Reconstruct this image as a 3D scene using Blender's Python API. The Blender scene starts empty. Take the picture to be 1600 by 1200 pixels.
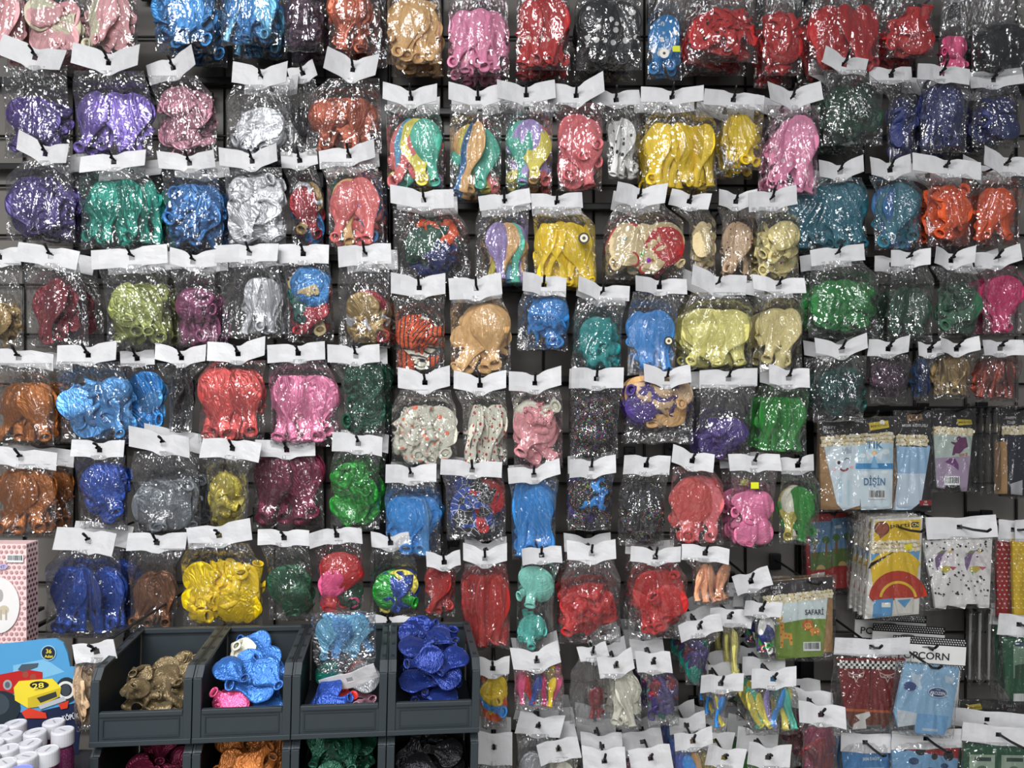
import bpy, bmesh, math, random
import numpy as np
from mathutils import Vector, Matrix, Euler, noise

S = bpy.context.scene
COL = S.collection
PI = math.pi
CAM = Vector((0.0, -1.60, 1.50))
LENS = 27.7
FPX = 1600 * LENS / 36.0

def mpp(y):
    """metres that one photo pixel spans on a plane at depth y"""
    return (y - CAM.y) / FPX

def at(px, py, y):
    k = mpp(y)
    return Vector(((px - 800) * k, y, CAM.z - (py - 600) * k))

# ------------------------------------------------------------------ materials
def lin(c):
    return tuple((v / 255 / 12.92) if v / 255 <= 0.04045 else ((v / 255 + 0.055) / 1.055) ** 2.4 for v in c)

PAL = dict(
    palepink=(246, 182, 186), cream=(226, 220, 190), blue=(58, 128, 190), ltblue=(110, 185, 225), plum=(74, 50, 68), copper=(172, 88, 62),
    copperdk=(110, 50, 38), peach=(240, 190, 125), pink=(246, 150, 188), red=(196, 36, 36), black=(26, 26, 30), dotblue=(55, 150, 222),
    hotpink=(250, 95, 150), purple=(80, 60, 132), violet=(122, 100, 180), mauve=(172, 120, 136), silver=(205, 207, 212), indigo=(72, 60, 118),
    teal=(18, 135, 118), mblue=(52, 110, 170), darkgrey=(52, 50, 56), salmon=(240, 120, 118), mint=(90, 195, 170), lav=(180, 160, 220),
    yell=(235, 220, 90), orange=(228, 86, 24), dred=(140, 34, 44), burg=(130, 44, 54), olive=(140, 148, 82), mauvepink=(142, 76, 112),
    gold=(160, 134, 84), amber=(170, 100, 40), sky=(88, 158, 222), coral=(214, 84, 80), rose=(234, 134, 172), dgreen=(14, 76, 54),
    royal=(42, 80, 172), grey=(118, 124, 130), yolive=(190, 175, 76), wine=(118, 24, 60), green=(28, 138, 40), brown=(122, 80, 52),
    yellow=(252, 214, 10), bottle=(44, 96, 66), coralpink=(238, 118, 124), pine=(20, 64, 44), navy=(28, 42, 104), petrol=(20, 108, 128),
    leaf=(14, 120, 44), magenta=(196, 36, 100), azure=(48, 142, 222), teals=(18, 145, 145), paleyel=(238, 230, 134), butter=(230, 214, 146),
    softpink=(246, 164, 170), dpurp=(72, 50, 128), beige=(222, 200, 150), bubble=(252, 134, 180), mintlt=(130, 210, 194), apricot=(250, 178, 136),
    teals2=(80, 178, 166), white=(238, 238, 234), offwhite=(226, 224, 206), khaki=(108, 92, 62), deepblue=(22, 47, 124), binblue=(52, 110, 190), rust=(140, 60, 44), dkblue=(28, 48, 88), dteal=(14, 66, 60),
    brick=(178, 40, 34), kraft=(150, 112, 70), tan=(222, 188, 150),
)

def new_mat(name):
    m = bpy.data.materials.new(name)
    m.use_nodes = True
    nt = m.node_tree
    return m, nt, nt.nodes, nt.links, nt.nodes['Principled BSDF']

_MC = {}
def flat(rgb, rough=0.5, metal=0.0, name='paint', spec=0.5):
    """plain coloured surface with a faint procedural variation"""
    k = ('flat', rgb, rough, metal, spec)
    if k in _MC:
        return _MC[k]
    m, nt, N, L, b = new_mat(name)
    c = lin(rgb)
    no = N.new('ShaderNodeTexNoise'); no.inputs['Scale'].default_value = 40
    tc = N.new('ShaderNodeTexCoord'); L.new(tc.outputs['Object'], no.inputs['Vector'])
    mx = N.new('ShaderNodeMix'); mx.data_type = 'RGBA'
    mx.inputs[6].default_value = (*[v * 0.93 for v in c], 1); mx.inputs[7].default_value = (*[min(1, v * 1.05) for v in c], 1)
    L.new(no.outputs['Fac'], mx.inputs[0]); L.new(mx.outputs[2], b.inputs['Base Color'])
    b.inputs['Roughness'].default_value = rough; b.inputs['Metallic'].default_value = metal
    b.inputs['Specular IOR Level'].default_value = spec
    _MC[k] = m
    return m

def latex(tok):
    """balloon skin. tok = colour:kind ; kind m pearl, l matt, or a print: dotw dotk heart confet flower web snow spots rings santa glit"""
    if tok in _MC:
        return _MC[tok]
    cname, kind = (tok.split(':') + ['l'])[:2]
    m, nt, N, L, b = new_mat('balloon_skin')
    c = lin(PAL[cname])
    tc = N.new('ShaderNodeTexCoord')
    base = N.new('ShaderNodeRGB'); base.outputs[0].default_value = (*c, 1)
    col = base.outputs[0]
    oi = N.new('ShaderNodeObjectInfo')
    hv = N.new('ShaderNodeHueSaturation')
    mr = N.new('ShaderNodeMapRange'); mr.inputs['To Min'].default_value = 0.86; mr.inputs['To Max'].default_value = 1.12
    L.new(oi.outputs['Random'], mr.inputs['Value']); L.new(mr.outputs['Result'], hv.inputs['Value']); L.new(col, hv.inputs['Color'])
    col = hv.outputs['Color']
    def dots(scale, thr, rgb, src, rand=1.0, metric=None, squash=None):
        v = N.new('ShaderNodeTexVoronoi'); v.inputs['Scale'].default_value = scale; v.inputs['Randomness'].default_value = rand
        if metric: v.distance = metric
        if squash:
            mp = N.new('ShaderNodeMapping'); mp.inputs['Scale'].default_value = squash
            L.new(tc.outputs['Object'], mp.inputs['Vector']); L.new(mp.outputs['Vector'], v.inputs['Vector'])
        else:
            L.new(tc.outputs['Object'], v.inputs['Vector'])
        lt = N.new('ShaderNodeMath'); lt.operation = 'LESS_THAN'; lt.inputs[1].default_value = thr
        L.new(v.outputs['Distance'], lt.inputs[0])
        mx = N.new('ShaderNodeMix'); mx.data_type = 'RGBA'
        L.new(lt.outputs[0], mx.inputs[0]); L.new(src, mx.inputs[6])
        if rgb == 'multi':
            hs = N.new('ShaderNodeHueSaturation'); hs.inputs['Saturation'].default_value = 1.5; hs.inputs['Value'].default_value = 0.8
            L.new(v.outputs['Color'], hs.inputs['Color']); L.new(hs.outputs['Color'], mx.inputs[7])
        else:
            mx.inputs[7].default_value = (*lin(rgb), 1)
        return mx.outputs[2]
    sq = (1, 0.08, 1)
    if kind == 'dotw': col = dots(6, 0.27, (240, 240, 238), col, 0.5, None, sq)
    elif kind == 'dotp': col = dots(7, 0.22, (252, 206, 220), col, 0.6, None, sq)
    elif kind == 'dotk': col = dots(6.5, 0.24, (20, 20, 22), col, 0.6, None, sq)
    elif kind == 'heart': col = dots(6.5, 0.3, (248, 214, 200), col, 0.8, 'MANHATTAN', sq)
    elif kind == 'spots': col = dots(6, 0.22, (60, 14, 16), col, 0.8, None, sq)
    elif kind == 'confet': col = dots(7, 0.24, 'multi', col, 0.9, 'MANHATTAN', sq)
    elif kind == 'maroon': col = dots(13, 0.3, (120, 24, 44), col, 0.5, 'MANHATTAN', sq)
    elif kind == 'glit': col = dots(26, 0.3, 'multi', dots(22, 0.2, (190, 90, 40), col), 1.0)
    elif kind == 'flower': col = dots(20, 0.26, (240, 240, 236), dots(6, 0.28, (238, 238, 232), col, 1, 'MINKOWSKI'), 1, 'MINKOWSKI')
    elif kind == 'snow': col = dots(9, 0.2, (24, 44, 96), col, 0.9, 'MINKOWSKI')
    elif kind == 'web':
        v = N.new('ShaderNodeTexVoronoi'); v.feature = 'DISTANCE_TO_EDGE'; v.inputs['Scale'].default_value = 7
        L.new(tc.outputs['Object'], v.inputs['Vector'])
        lt = N.new('ShaderNodeMath'); lt.operation = 'LESS_THAN'; lt.inputs[1].default_value = 0.03
        L.new(v.outputs['Distance'], lt.inputs[0])
        mx = N.new('ShaderNodeMix'); mx.data_type = 'RGBA'; L.new(lt.outputs[0], mx.inputs[0]); L.new(col, mx.inputs[6])
        mx.inputs[7].default_value = (0.75, 0.77, 0.8, 1); col = mx.outputs[2]
    elif kind == 'rings':
        w = N.new('ShaderNodeTexWave'); w.wave_type = 'RINGS'; w.inputs['Scale'].default_value = 3.2; w.inputs['Distortion'].default_value = 2.0
        mpr = N.new('ShaderNodeMapping'); mpr.inputs['Scale'].default_value = (1, .1, 1); mpr.inputs['Location'].default_value = (.12, 0, .2)
        L.new(tc.outputs['Object'], mpr.inputs['Vector']); L.new(mpr.outputs['Vector'], w.inputs['Vector'])
        lt = N.new('ShaderNodeMath'); lt.operation = 'LESS_THAN'; lt.inputs[1].default_value = 0.22; L.new(w.outputs['Fac'], lt.inputs[0])
        mx = N.new('ShaderNodeMix'); mx.data_type = 'RGBA'; L.new(lt.outputs[0], mx.inputs[0]); L.new(col, mx.inputs[6])
        mx.inputs[7].default_value = (0.03, 0.015, 0.01, 1); col = mx.outputs[2]
    elif kind == 'santa': col = dots(8, 0.24, (190, 40, 36), dots(12, 0.2, (60, 40, 40), col, 1), 0.9)
    elif kind == 'print': col = dots(5, 0.24, (245, 130, 95), dots(16, 0.14, (70, 80, 90), col, 1), 0.9)
    elif kind == 'zoo': col = dots(5, 0.2, 'multi', col, 0.9)
    L.new(col, b.inputs['Base Color'])
    # creases of thin rubber
    mp = N.new('ShaderNodeMapping'); mp.inputs['Scale'].default_value = (5, 5, 2.0)
    L.new(tc.outputs['Object'], mp.inputs['Vector'])
    no = N.new('ShaderNodeTexNoise'); no.inputs['Scale'].default_value = 1.0; no.inputs['Detail'].default_value = 2.5
    no.inputs['Distortion'].default_value = 1.2
    L.new(mp.outputs['Vector'], no.inputs['Vector'])
    ab = N.new('ShaderNodeMath'); ab.operation = 'PINGPONG'; ab.inputs[1].default_value = 0.09
    L.new(no.outputs['Fac'], ab.inputs[0])
    bp = N.new('ShaderNodeBump'); bp.inputs['Strength'].default_value = 0.2; bp.inputs['Distance'].default_value = 0.15
    L.new(ab.outputs[0], bp.inputs['Height']); L.new(bp.outputs['Normal'], b.inputs['Normal'])
    if kind == 'm':
        b.inputs['Metallic'].default_value = 0.45; b.inputs['Roughness'].default_value = 0.34
    else:
        b.inputs['Roughness'].default_value = 0.42
    b.inputs['Sheen Weight'].default_value = 0.12
    _MC[tok] = m
    return m

def film_material(name, haze, gloss, sx, rough, pleat=0.35):
    m, nt, N, L, b = new_mat(name)
    N.remove(b)
    out = N['Material Output']
    tc = N.new('ShaderNodeTexCoord')
    oi = N.new('ShaderNodeObjectInfo')
    ad = N.new('ShaderNodeVectorMath'); ad.operation = 'ADD'
    L.new(tc.outputs['Object'], ad.inputs[0]); L.new(oi.outputs['Location'], ad.inputs[1])
    mp = N.new('ShaderNodeMapping'); mp.inputs['Scale'].default_value = (sx, sx, sx * 0.3); mp.inputs['Rotation'].default_value = (0, 0.25, 0)
    L.new(ad.outputs[0], mp.inputs['Vector'])
    n1 = N.new('ShaderNodeTexNoise'); n1.inputs['Scale'].default_value = 1.0; n1.inputs['Detail'].default_value = 1.5; n1.inputs['Distortion'].default_value = 1.6
    L.new(mp.outputs['Vector'], n1.inputs['Vector'])
    pp = N.new('ShaderNodeMath'); pp.operation = 'PINGPONG'; pp.inputs[1].default_value = 0.12
    L.new(n1.outputs['Fac'], pp.inputs[0])
    vo = N.new('ShaderNodeTexVoronoi'); vo.inputs['Scale'].default_value = sx * 1.1
    L.new(ad.outputs[0], vo.inputs['Vector'])
    m1 = N.new('ShaderNodeMath'); m1.operation = 'MULTIPLY'; m1.inputs[1].default_value = 0.05
    L.new(vo.outputs['Distance'], m1.inputs[0])
    a1 = N.new('ShaderNodeMath'); a1.operation = 'ADD'; L.new(pp.outputs[0], a1.inputs[0]); L.new(m1.outputs[0], a1.inputs[1])
    # sharp pleats that run out from the hook, where the film is gathered
    sp = N.new('ShaderNodeSeparateXYZ'); L.new(tc.outputs['Object'], sp.inputs[0])
    def mth(op, a, b):
        n = N.new('ShaderNodeMath'); n.operation = op
        for i, q in enumerate((a, b)):
            if isinstance(q, (int, float)): n.inputs[i].default_value = q
            elif q is not None: L.new(q, n.inputs[i])
        return n.outputs[0]
    dn = mth('SUBTRACT', 0.02, sp.outputs['Z'])
    an = mth('ARCTAN2', sp.outputs['X'], dn)
    rr = mth('SQRT', mth('ADD', mth('MULTIPLY', dn, dn), mth('MULTIPLY', sp.outputs['X'], sp.outputs['X'])), None)
    cb = N.new('ShaderNodeCombineXYZ'); L.new(mth('MULTIPLY', an, 3.6), cb.inputs[0]); L.new(mth('MULTIPLY', rr, 7.0), cb.inputs[1])
    L.new(mth('ADD', mth('MULTIPLY', oi.outputs['Random'], 40.0), mth('MULTIPLY', sp.outputs['Y'], 30.0)), cb.inputs[2])
    n2 = N.new('ShaderNodeTexNoise'); n2.inputs['Scale'].default_value = 1.0; n2.inputs['Detail'].default_value = 1.0; L.new(cb.outputs[0], n2.inputs['Vector'])
    def ridge(src, at):
        mr = N.new('ShaderNodeMapRange'); mr.interpolation_type = 'SMOOTHSTEP'
        mr.inputs['From Min'].default_value = 0.0; mr.inputs['From Max'].default_value = 0.05; mr.inputs['To Min'].default_value = 1.0; mr.inputs['To Max'].default_value = 0.0
        L.new(mth('ABSOLUTE', mth('SUBTRACT', src, at), None), mr.inputs['Value']); return mr.outputs[0]
    pl = mth('ADD', ridge(n2.outputs['Fac'], 0.5), ridge(n2.outputs['Fac'], 0.62))
    hh = mth('ADD', a1.outputs[0], mth('MULTIPLY', pl, pleat))
    bp = N.new('ShaderNodeBump'); bp.inputs['Strength'].default_value = 0.7; bp.inputs['Distance'].default_value = 0.0035
    L.new(hh, bp.inputs['Height'])
    tr = N.new('ShaderNodeBsdfTransparent'); tr.inputs['Color'].default_value = (0.975, 0.975, 0.975, 1)
    df = N.new('ShaderNodeBsdfDiffuse'); df.inputs['Color'].default_value = (0.85, 0.86, 0.88, 1)
    L.new(bp.outputs['Normal'], df.inputs['Normal'])
    gl = N.new('ShaderNodeBsdfGlossy'); gl.inputs['Roughness'].default_value = rough
    L.new(bp.outputs['Normal'], gl.inputs['Normal'])
    fr = N.new('ShaderNodeFresnel'); fr.inputs['IOR'].default_value = 1.5; L.new(bp.outputs['Normal'], fr.inputs['Normal'])
    fm = N.new('ShaderNodeMath'); fm.operation = 'MULTIPLY_ADD'; fm.inputs[1].default_value = gloss; fm.inputs[2].default_value = 0.012; fm.use_clamp = True
    L.new(fr.outputs[0], fm.inputs[0])
    mn = N.new('ShaderNodeMath'); mn.operation = 'MINIMUM'; mn.inputs[1].default_value = 0.5; L.new(fm.outputs[0], mn.inputs[0])
    x1 = N.new('ShaderNodeMixShader'); x1.inputs[0].default_value = haze
    L.new(tr.outputs[0], x1.inputs[1]); L.new(df.outputs[0], x1.inputs[2])
    x2 = N.new('ShaderNodeMixShader'); L.new(mn.outputs[0], x2.inputs[0])
    L.new(x1.outputs[0], x2.inputs[1]); L.new(gl.outputs[0], x2.inputs[2])
    L.new(x2.outputs[0], out.inputs['Surface'])
    return m

FILM = film_material('clear_film', 0.02, 2.6, 34, 0.055)
FILM_CRISP = film_material('crisp_film', 0.03, 2.4, 120, 0.05)
FILM_FLAT = film_material('smooth_film', 0.015, 1.6, 30, 0.05, 0.15)

def paper_mat():
    m, nt, N, L, b = new_mat('white_card')
    tc = N.new('ShaderNodeTexCoord'); no = N.new('ShaderNodeTexNoise'); no.inputs['Scale'].default_value = 45
    no.inputs['Detail'].default_value = 4
    L.new(tc.outputs['Object'], no.inputs['Vector'])
    mx = N.new('ShaderNodeMix'); mx.data_type = 'RGBA'; mx.inputs[6].default_value = (0.55, 0.55, 0.565, 1); mx.inputs[7].default_value = (0.68, 0.68, 0.69, 1)
    L.new(no.outputs['Fac'], mx.inputs[0]); L.new(mx.outputs[2], b.inputs['Base Color'])
    bp = N.new('ShaderNodeBump'); bp.inputs['Strength'].default_value = 0.3; bp.inputs['Distance'].default_value = 0.004
    L.new(no.outputs['Fac'], bp.inputs['Height']); L.new(bp.outputs['Normal'], b.inputs['Normal'])
    b.inputs['Roughness'].default_value = 0.5
    return m
CARD = paper_mat()
BLACK_METAL = flat((22, 22, 24), 0.35, 0.3, 'black_metal')

# ------------------------------------------------------------------ object helpers
def link(name, mesh, mat=None, parent=None):
    o = bpy.data.objects.new(name, mesh)
    COL.objects.link(o)
    if mat is not None and mesh is not None and not mesh.materials:
        for m in (mat if isinstance(mat, (list, tuple)) else [mat]):
            mesh.materials.append(m)
    if parent is not None:
        o.parent = parent
    return o

LABELS = {}
def tag(o, label, cat, group=None):
    n = len(label.split())
    assert 4 <= n <= 16, (n, label)
    assert label not in LABELS or (group and LABELS[label] == group), label
    group = group or {'hook': 'black hooks on the wall', 'party pack': 'party packs on the wall', 'storage bin': 'dark stacked bins', 'rail': 'black hook rails', 'wire grid': 'wall grids'}.get(cat)
    LABELS[label] = group
    o['label'] = label; o['category'] = cat
    if group: o['group'] = group
    return o

def thing(name, loc, label, cat, group=None, rot=(0, 0, 0)):
    o = bpy.data.objects.new(name, None)
    COL.objects.link(o)
    o.location = loc; o.rotation_euler = rot; o.empty_display_size = 0.02
    return tag(o, label, cat, group)

def kids(o):
    return KIDS.get(o.name, [])
KIDS = {}
def part(name, mesh, mat, parent):
    o = link(name, mesh, mat, parent)
    KIDS.setdefault(parent.name, []).append(o)
    return o

def dup(root, loc, label, group=None, rot=None):
    r = root.copy(); COL.objects.link(r); r.location = loc
    if rot: r.rotation_euler = rot
    tag(r, label, root['category'], group)
    for ch in kids(root):
        c = ch.copy(); inv = ch.matrix_parent_inverse.copy(); COL.objects.link(c); c.parent = r; c.matrix_parent_inverse = inv
        KIDS.setdefault(r.name, []).append(c)
        for g in kids(ch):
            d = g.copy(); COL.objects.link(d); d.parent = c
            KIDS.setdefault(c.name, []).append(d)
    return r

def mesh_from(name, vs, fs, smooth=True):
    me = bpy.data.meshes.new(name)
    me.from_pydata([tuple(v) for v in vs], [], fs)
    me.update()
    if smooth:
        me.polygons.foreach_set('use_smooth', [True] * len(me.polygons))
    return me

def bm_mesh(name, bm, smooth=False):
    bmesh.ops.recalc_face_normals(bm, faces=bm.faces)
    me = bpy.data.meshes.new(name); bm.to_mesh(me); bm.free()
    if smooth:
        me.polygons.foreach_set('use_smooth', [True] * len(me.polygons))
    return me

def add_box(bm, a, b, bevel=0.0):
    r = bmesh.ops.create_cube(bm, size=1.0)
    vs = r['verts']
    for v in vs:
        v.co = Vector([(a[i] + b[i]) / 2 + v.co[i] * (b[i] - a[i]) for i in range(3)])
    if bevel > 0:
        es = list({e for v in vs for e in v.link_edges})
        bmesh.ops.bevel(bm, geom=es, offset=bevel, segments=2, affect='EDGES', profile=0.6)

def tube(vs, fs, pts, r, n=8, cap=True):
    """append a tube along pts to the lists"""
    base = len(vs)
    pts = [Vector(p) for p in pts]
    up = None
    for i, p in enumerate(pts):
        d = (pts[min(i + 1, len(pts) - 1)] - pts[max(i - 1, 0)]).normalized()
        a = d.orthogonal().normalized() if up is None else (up - d * up.dot(d)).normalized()
        up = a
        c = d.cross(a)
        rr = r[i] if isinstance(r, (list, tuple)) else r
        for j in range(n):
            t = 2 * PI * j / n
            vs.append(p + a * math.cos(t) * rr + c * math.sin(t) * rr)
    for i in range(len(pts) - 1):
        for j in range(n):
            fs.append((base + i * n + j, base + i * n + (j + 1) % n, base + (i + 1) * n + (j + 1) % n, base + (i + 1) * n + j))
    if cap:
        fs.append(tuple(base + j for j in range(n))[::-1])
        fs.append(tuple(base + (len(pts) - 1) * n + j for j in range(n)))

def sm(x):
    x = min(1.0, max(0.0, x))
    return x * x * (3 - 2 * x)

# ------------------------------------------------------------------ deflated balloon shapes (length 1, head up +z, neck down, front -y)
def balloon_shape(seed, puff=0.25, crease=0.03, curl=0.0, neckbend=0.8, side=0.0, fold=0.0, fat=1.0, ring=0.085):
    rng = random.Random(seed)
    ofs = Vector((rng.uniform(0, 50), rng.uniform(0, 50), rng.uniform(0, 50)))
    nu, nv = 40, 34
    secs = []                                     # (s, halfwidth, halfthick)
    for i in range(nv):
        s = i / (nv - 1)
        s = s if i else 0.004
        if s < 0.36: f = math.sqrt(max(0.0, 1 - ((0.36 - s) / 0.36) ** 2))
        else: f = 1 - (1 - ring / 0.3) * sm((s - 0.36) / 0.42)
        w = 0.30 * f * fat if s < 0.5 else max(ring * 0.9, 0.30 * f * (fat + (1 - fat) * sm((s - 0.5) / 0.3)))
        k = sm((s - 0.62) / 0.25)
        t = w * (puff * (1 - k) + 0.82 * k)
        secs.append((s, w, t))
    r = ring
    for ds, rr in ((0.006, r + 0.010), (0.016, r + 0.018), (0.028, r + 0.016), (0.034, r + 0.004), (0.026, r - 0.012), (0.0, r - 0.02), (-0.10, r - 0.028)):
        secs.append((1.0 + ds, rr, rr * 0.92))
    # spine
    N = 120
    sp = [(Vector((0, 0, 0)), 0.0, 0.0)]
    for i in range(1, N + 1):
        s = i / N * 1.06
        a = curl * (s - 0.4) + neckbend * sm((s - 0.7) / 0.28) + fold * sm((s - 0.42) / 0.14)
        b = side * (s - 0.3)
        p = sp[-1][0] + Vector((math.sin(b) * math.cos(a), -math.sin(a), -math.cos(a) * math.cos(b))) * (1.06 / N)
        sp.append((p, a, b))
    vs, fs = [], []
    for k, (s, w, t) in enumerate(secs):
        i = min(N, max(0, round(s / 1.06 * N)))
        p, a, b = sp[i]
        tang = Vector((math.sin(b) * math.cos(a), -math.sin(a), -math.cos(a) * math.cos(b))).normalized()
        xa = Vector((math.cos(b), 0, math.sin(b)))
        xa = (xa - tang * xa.dot(tang)).normalized()
        ya = xa.cross(tang)                       # towards back or front
        p = p + tang * (s - i / N * 1.06)
        kk = 1 - sm((s - 0.66) / 0.2)
        for j in range(nu):
            th = 2 * PI * j / nu
            cx = math.copysign(abs(math.cos(th)) ** 0.85, math.cos(th))
            x, y = cx * w, math.sin(th) * t
            if kk > 0:
                xn = x / max(w, 1e-4)
                q = Vector((xn * 1.5, (0.4 if y > 0 else 5.0), s * 1.3)) + ofs
                v1 = abs(noise.noise(q)); v2 = abs(noise.noise(q * 2.3 + Vector((7, 3, 1))))
                rim = 1 - abs(xn) ** 4
                d = kk * crease * (3.0 * v1 + 1.1 * v2 - 0.8) * (0.25 + 0.75 * rim) * min(1.0, s * 7)
                y += d * (1 if math.sin(th) > 0 else -1)
                y += kk * 0.07 * noise.noise(Vector((s * 1.6, xn * 1.1, 3)) + ofs)
                x *= 1 + kk * 0.16 * noise.noise(Vector((s * 3, 9, 1)) + ofs)
            vs.append(p + xa * x + ya * y)
    n = len(secs)
    for k in range(n - 1):
        for j in range(nu):
            fs.append((k * nu + j, k * nu + (j + 1) % nu, (k + 1) * nu + (j + 1) % nu, (k + 1) * nu + j))
    fs.append(tuple(range(nu)))
    fs.append(tuple((n - 1) * nu + j for j in range(nu))[::-1])
    v = np.array([tuple(q) for q in vs])
    v -= (v.max(0) + v.min(0)) / 2
    return v, fs

def crushed(seed, n=40, cx=0.6, cz=0.62, thick=0.3):
    """a sheet of rubber pushed together from its four sides inside a flat box, so that it buckles into folds"""
    rng = np.random.RandomState(seed)
    R = random.Random(seed); ofs = Vector((R.uniform(0, 50), R.uniform(0, 50), R.uniform(0, 50)))
    g = np.linspace(-0.5, 0.5, n)
    Xg, Zg = np.meshgrid(g, g)
    # round the corners of the sheet
    k = 1 - 0.16 * (np.abs(Xg * 2) * np.abs(Zg * 2)) ** 2
    P = np.stack([Xg * k, np.zeros_like(Xg), Zg * k], -1)
    for i in range(n):
        for j in range(n):
            q = Vector((P[i, j, 0] * 3.2, P[i, j, 2] * 3.2, 0)) + ofs
            P[i, j, 1] = 0.16 * noise.noise(q * 0.62) + 0.02 * noise.noise(q * 1.6)
    rest = {}
    offs = [(0, 1), (1, 0), (1, 1), (1, -1), (0, 6), (6, 0)]
    h = 1.0 / (n - 1)
    def pairs(a, b, di, dj):
        pass
    steps = 46
    for st in range(steps):
        f = min(1.0, st / (steps * 0.75))
        bx = 0.5 * (1 - (1 - cx) * f); bz = 0.5 * (1 - (1 - cz) * f); by = 0.5 * thick * (1.1 - 0.1 * f)
        P[..., 0] *= (bx / max(bx, np.abs(P[..., 0]).max())); P[..., 2] *= (bz / max(bz, np.abs(P[..., 2]).max()))
        P[..., 1] = np.clip(P[..., 1], -by, by)
        for it in range(7):
            for di, dj in offs:
                step = max(abs(di), abs(dj)); L = h * math.hypot(di, dj); bend = step == 6
                for ph in range(2 * step if step > 1 else 2):
                    if di:
                        ids = np.arange(0, n - di)
                        ids = ids[(ids // step) % 2 == (ph % 2)] if step > 1 else ids[ids % 2 == ph]
                        if step > 1 and ph > 1: continue
                        lo = max(0, -dj); hi = n - max(0, dj)
                        A = P[ids][:, lo:hi]; Bp = P[ids + di][:, lo + dj:hi + dj]
                    else:
                        ids = np.arange(0, n - dj)
                        ids = ids[(ids // step) % 2 == (ph % 2)] if step > 1 else ids[ids % 2 == ph]
                        if step > 1 and ph > 1: continue
                        A = P[:, ids]; Bp = P[:, ids + dj]
                    d = Bp - A; l = np.linalg.norm(d, axis=-1, keepdims=True) + 1e-9
                    if bend: c = np.where(l < 0.93 * L, (l - 0.93 * L) / l * d * 0.5 * 0.8, 0)
                    else: c = (l - L) / l * d * 0.5 * (0.9 if step == 1 and not (di and dj) else 0.5)
                    if di:
                        P[ids[:, None], np.arange(lo, hi)[None]] += c; P[(ids + di)[:, None], np.arange(lo + dj, hi + dj)[None]] -= c
                    else:
                        P[:, ids] += c; P[:, ids + dj] -= c
        # dome it: edges go back
    r2 = (P[..., 0] / P[..., 0].max()) ** 2 + (P[..., 2] / P[..., 2].max()) ** 2
    P[..., 1] += 0.16 * thick / 0.3 * np.clip(r2, 0, 1.6)
    v = P.reshape(-1, 3)
    fs = [(i * n + j, i * n + j + 1, (i + 1) * n + j + 1, (i + 1) * n + j) for i in range(n - 1) for j in range(n - 1)]
    # second skin just behind, joined at the border
    m = n * n
    v2 = v.copy(); v2[:, 1] += 0.012
    fs += [(d + m, c + m, b + m, a + m) for a, b, c, d in fs]
    rim = [j for j in range(n)] + [i * n + n - 1 for i in range(1, n)] + [(n - 1) * n + j for j in range(n - 2, -1, -1)] + [i * n for i in range(n - 2, 0, -1)]
    for a, b in zip(rim, rim[1:] + rim[:1]): fs.append((b, a, a + m, b + m))
    v = np.concatenate([v, v2])
    v -= (v.max(0) + v.min(0)) / 2
    v /= np.ptp(v, axis=0).max()
    return v, fs

PRO = {}
def proto(kind, i, shape):
    v, f = shape
    me = mesh_from('balloon_%s' % kind, v, f)
    PRO.setdefault(kind, []).append((me, v))
for i in range(12):
    R = random.Random(100 + i)
    proto('flat', i, balloon_shape(100 + i, R.uniform(0.16, 0.34), R.uniform(0.03, 0.05), R.uniform(-0.5, 0.5), R.uniform(0.2, 1.6), R.uniform(-0.7, 0.7)))
for i in range(4):
    R = random.Random(200 + i)
    proto('edge', i, balloon_shape(200 + i, R.uniform(0.10, 0.18), 0.012, R.uniform(-0.4, 0.4), R.uniform(-0.3, 0.3), R.uniform(-0.5, 0.9), fat=1.05))
for i in range(8):
    R = random.Random(300 + i)
    proto('curl', i, balloon_shape(300 + i, R.uniform(0.16, 0.3), R.uniform(0.03, 0.055), R.choice((-1, 1)) * R.uniform(0.8, 1.8), R.uniform(0.1, 0.8), R.uniform(-1.4, 1.4), fold=R.choice((0, 1.2, -1.1))))
for i in range(5):
    R = random.Random(400 + i)
    proto('round', i, balloon_shape(400 + i, R.uniform(0.5, 0.75), R.uniform(0.025, 0.045), R.uniform(-0.3, 0.3), R.uniform(0.2, 1.3), R.uniform(-0.4, 0.4)))
for i in range(9):
    R = random.Random(500 + i)
    proto('wad', i, crushed(500 + i, 40, R.uniform(0.66, 0.8), R.uniform(0.62, 0.8), R.uniform(0.2, 0.3)))
for i in range(4):
    R = random.Random(600 + i)
    proto('long', i, balloon_shape(600 + i, 0.5, 0.012, R.uniform(-1, 1), R.uniform(0.2, 1.2), R.uniform(-1.0, 1.0), fat=0.42, ring=0.07))
# ------------------------------------------------------------------ bags of balloons
def rot(phi, pitch=0.0, yaw=0.0):
    return Matrix.Rotation(phi, 4, 'Y') @ Matrix.Rotation(pitch, 4, 'X') @ Matrix.Rotation(yaw, 4, 'Z')

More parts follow.
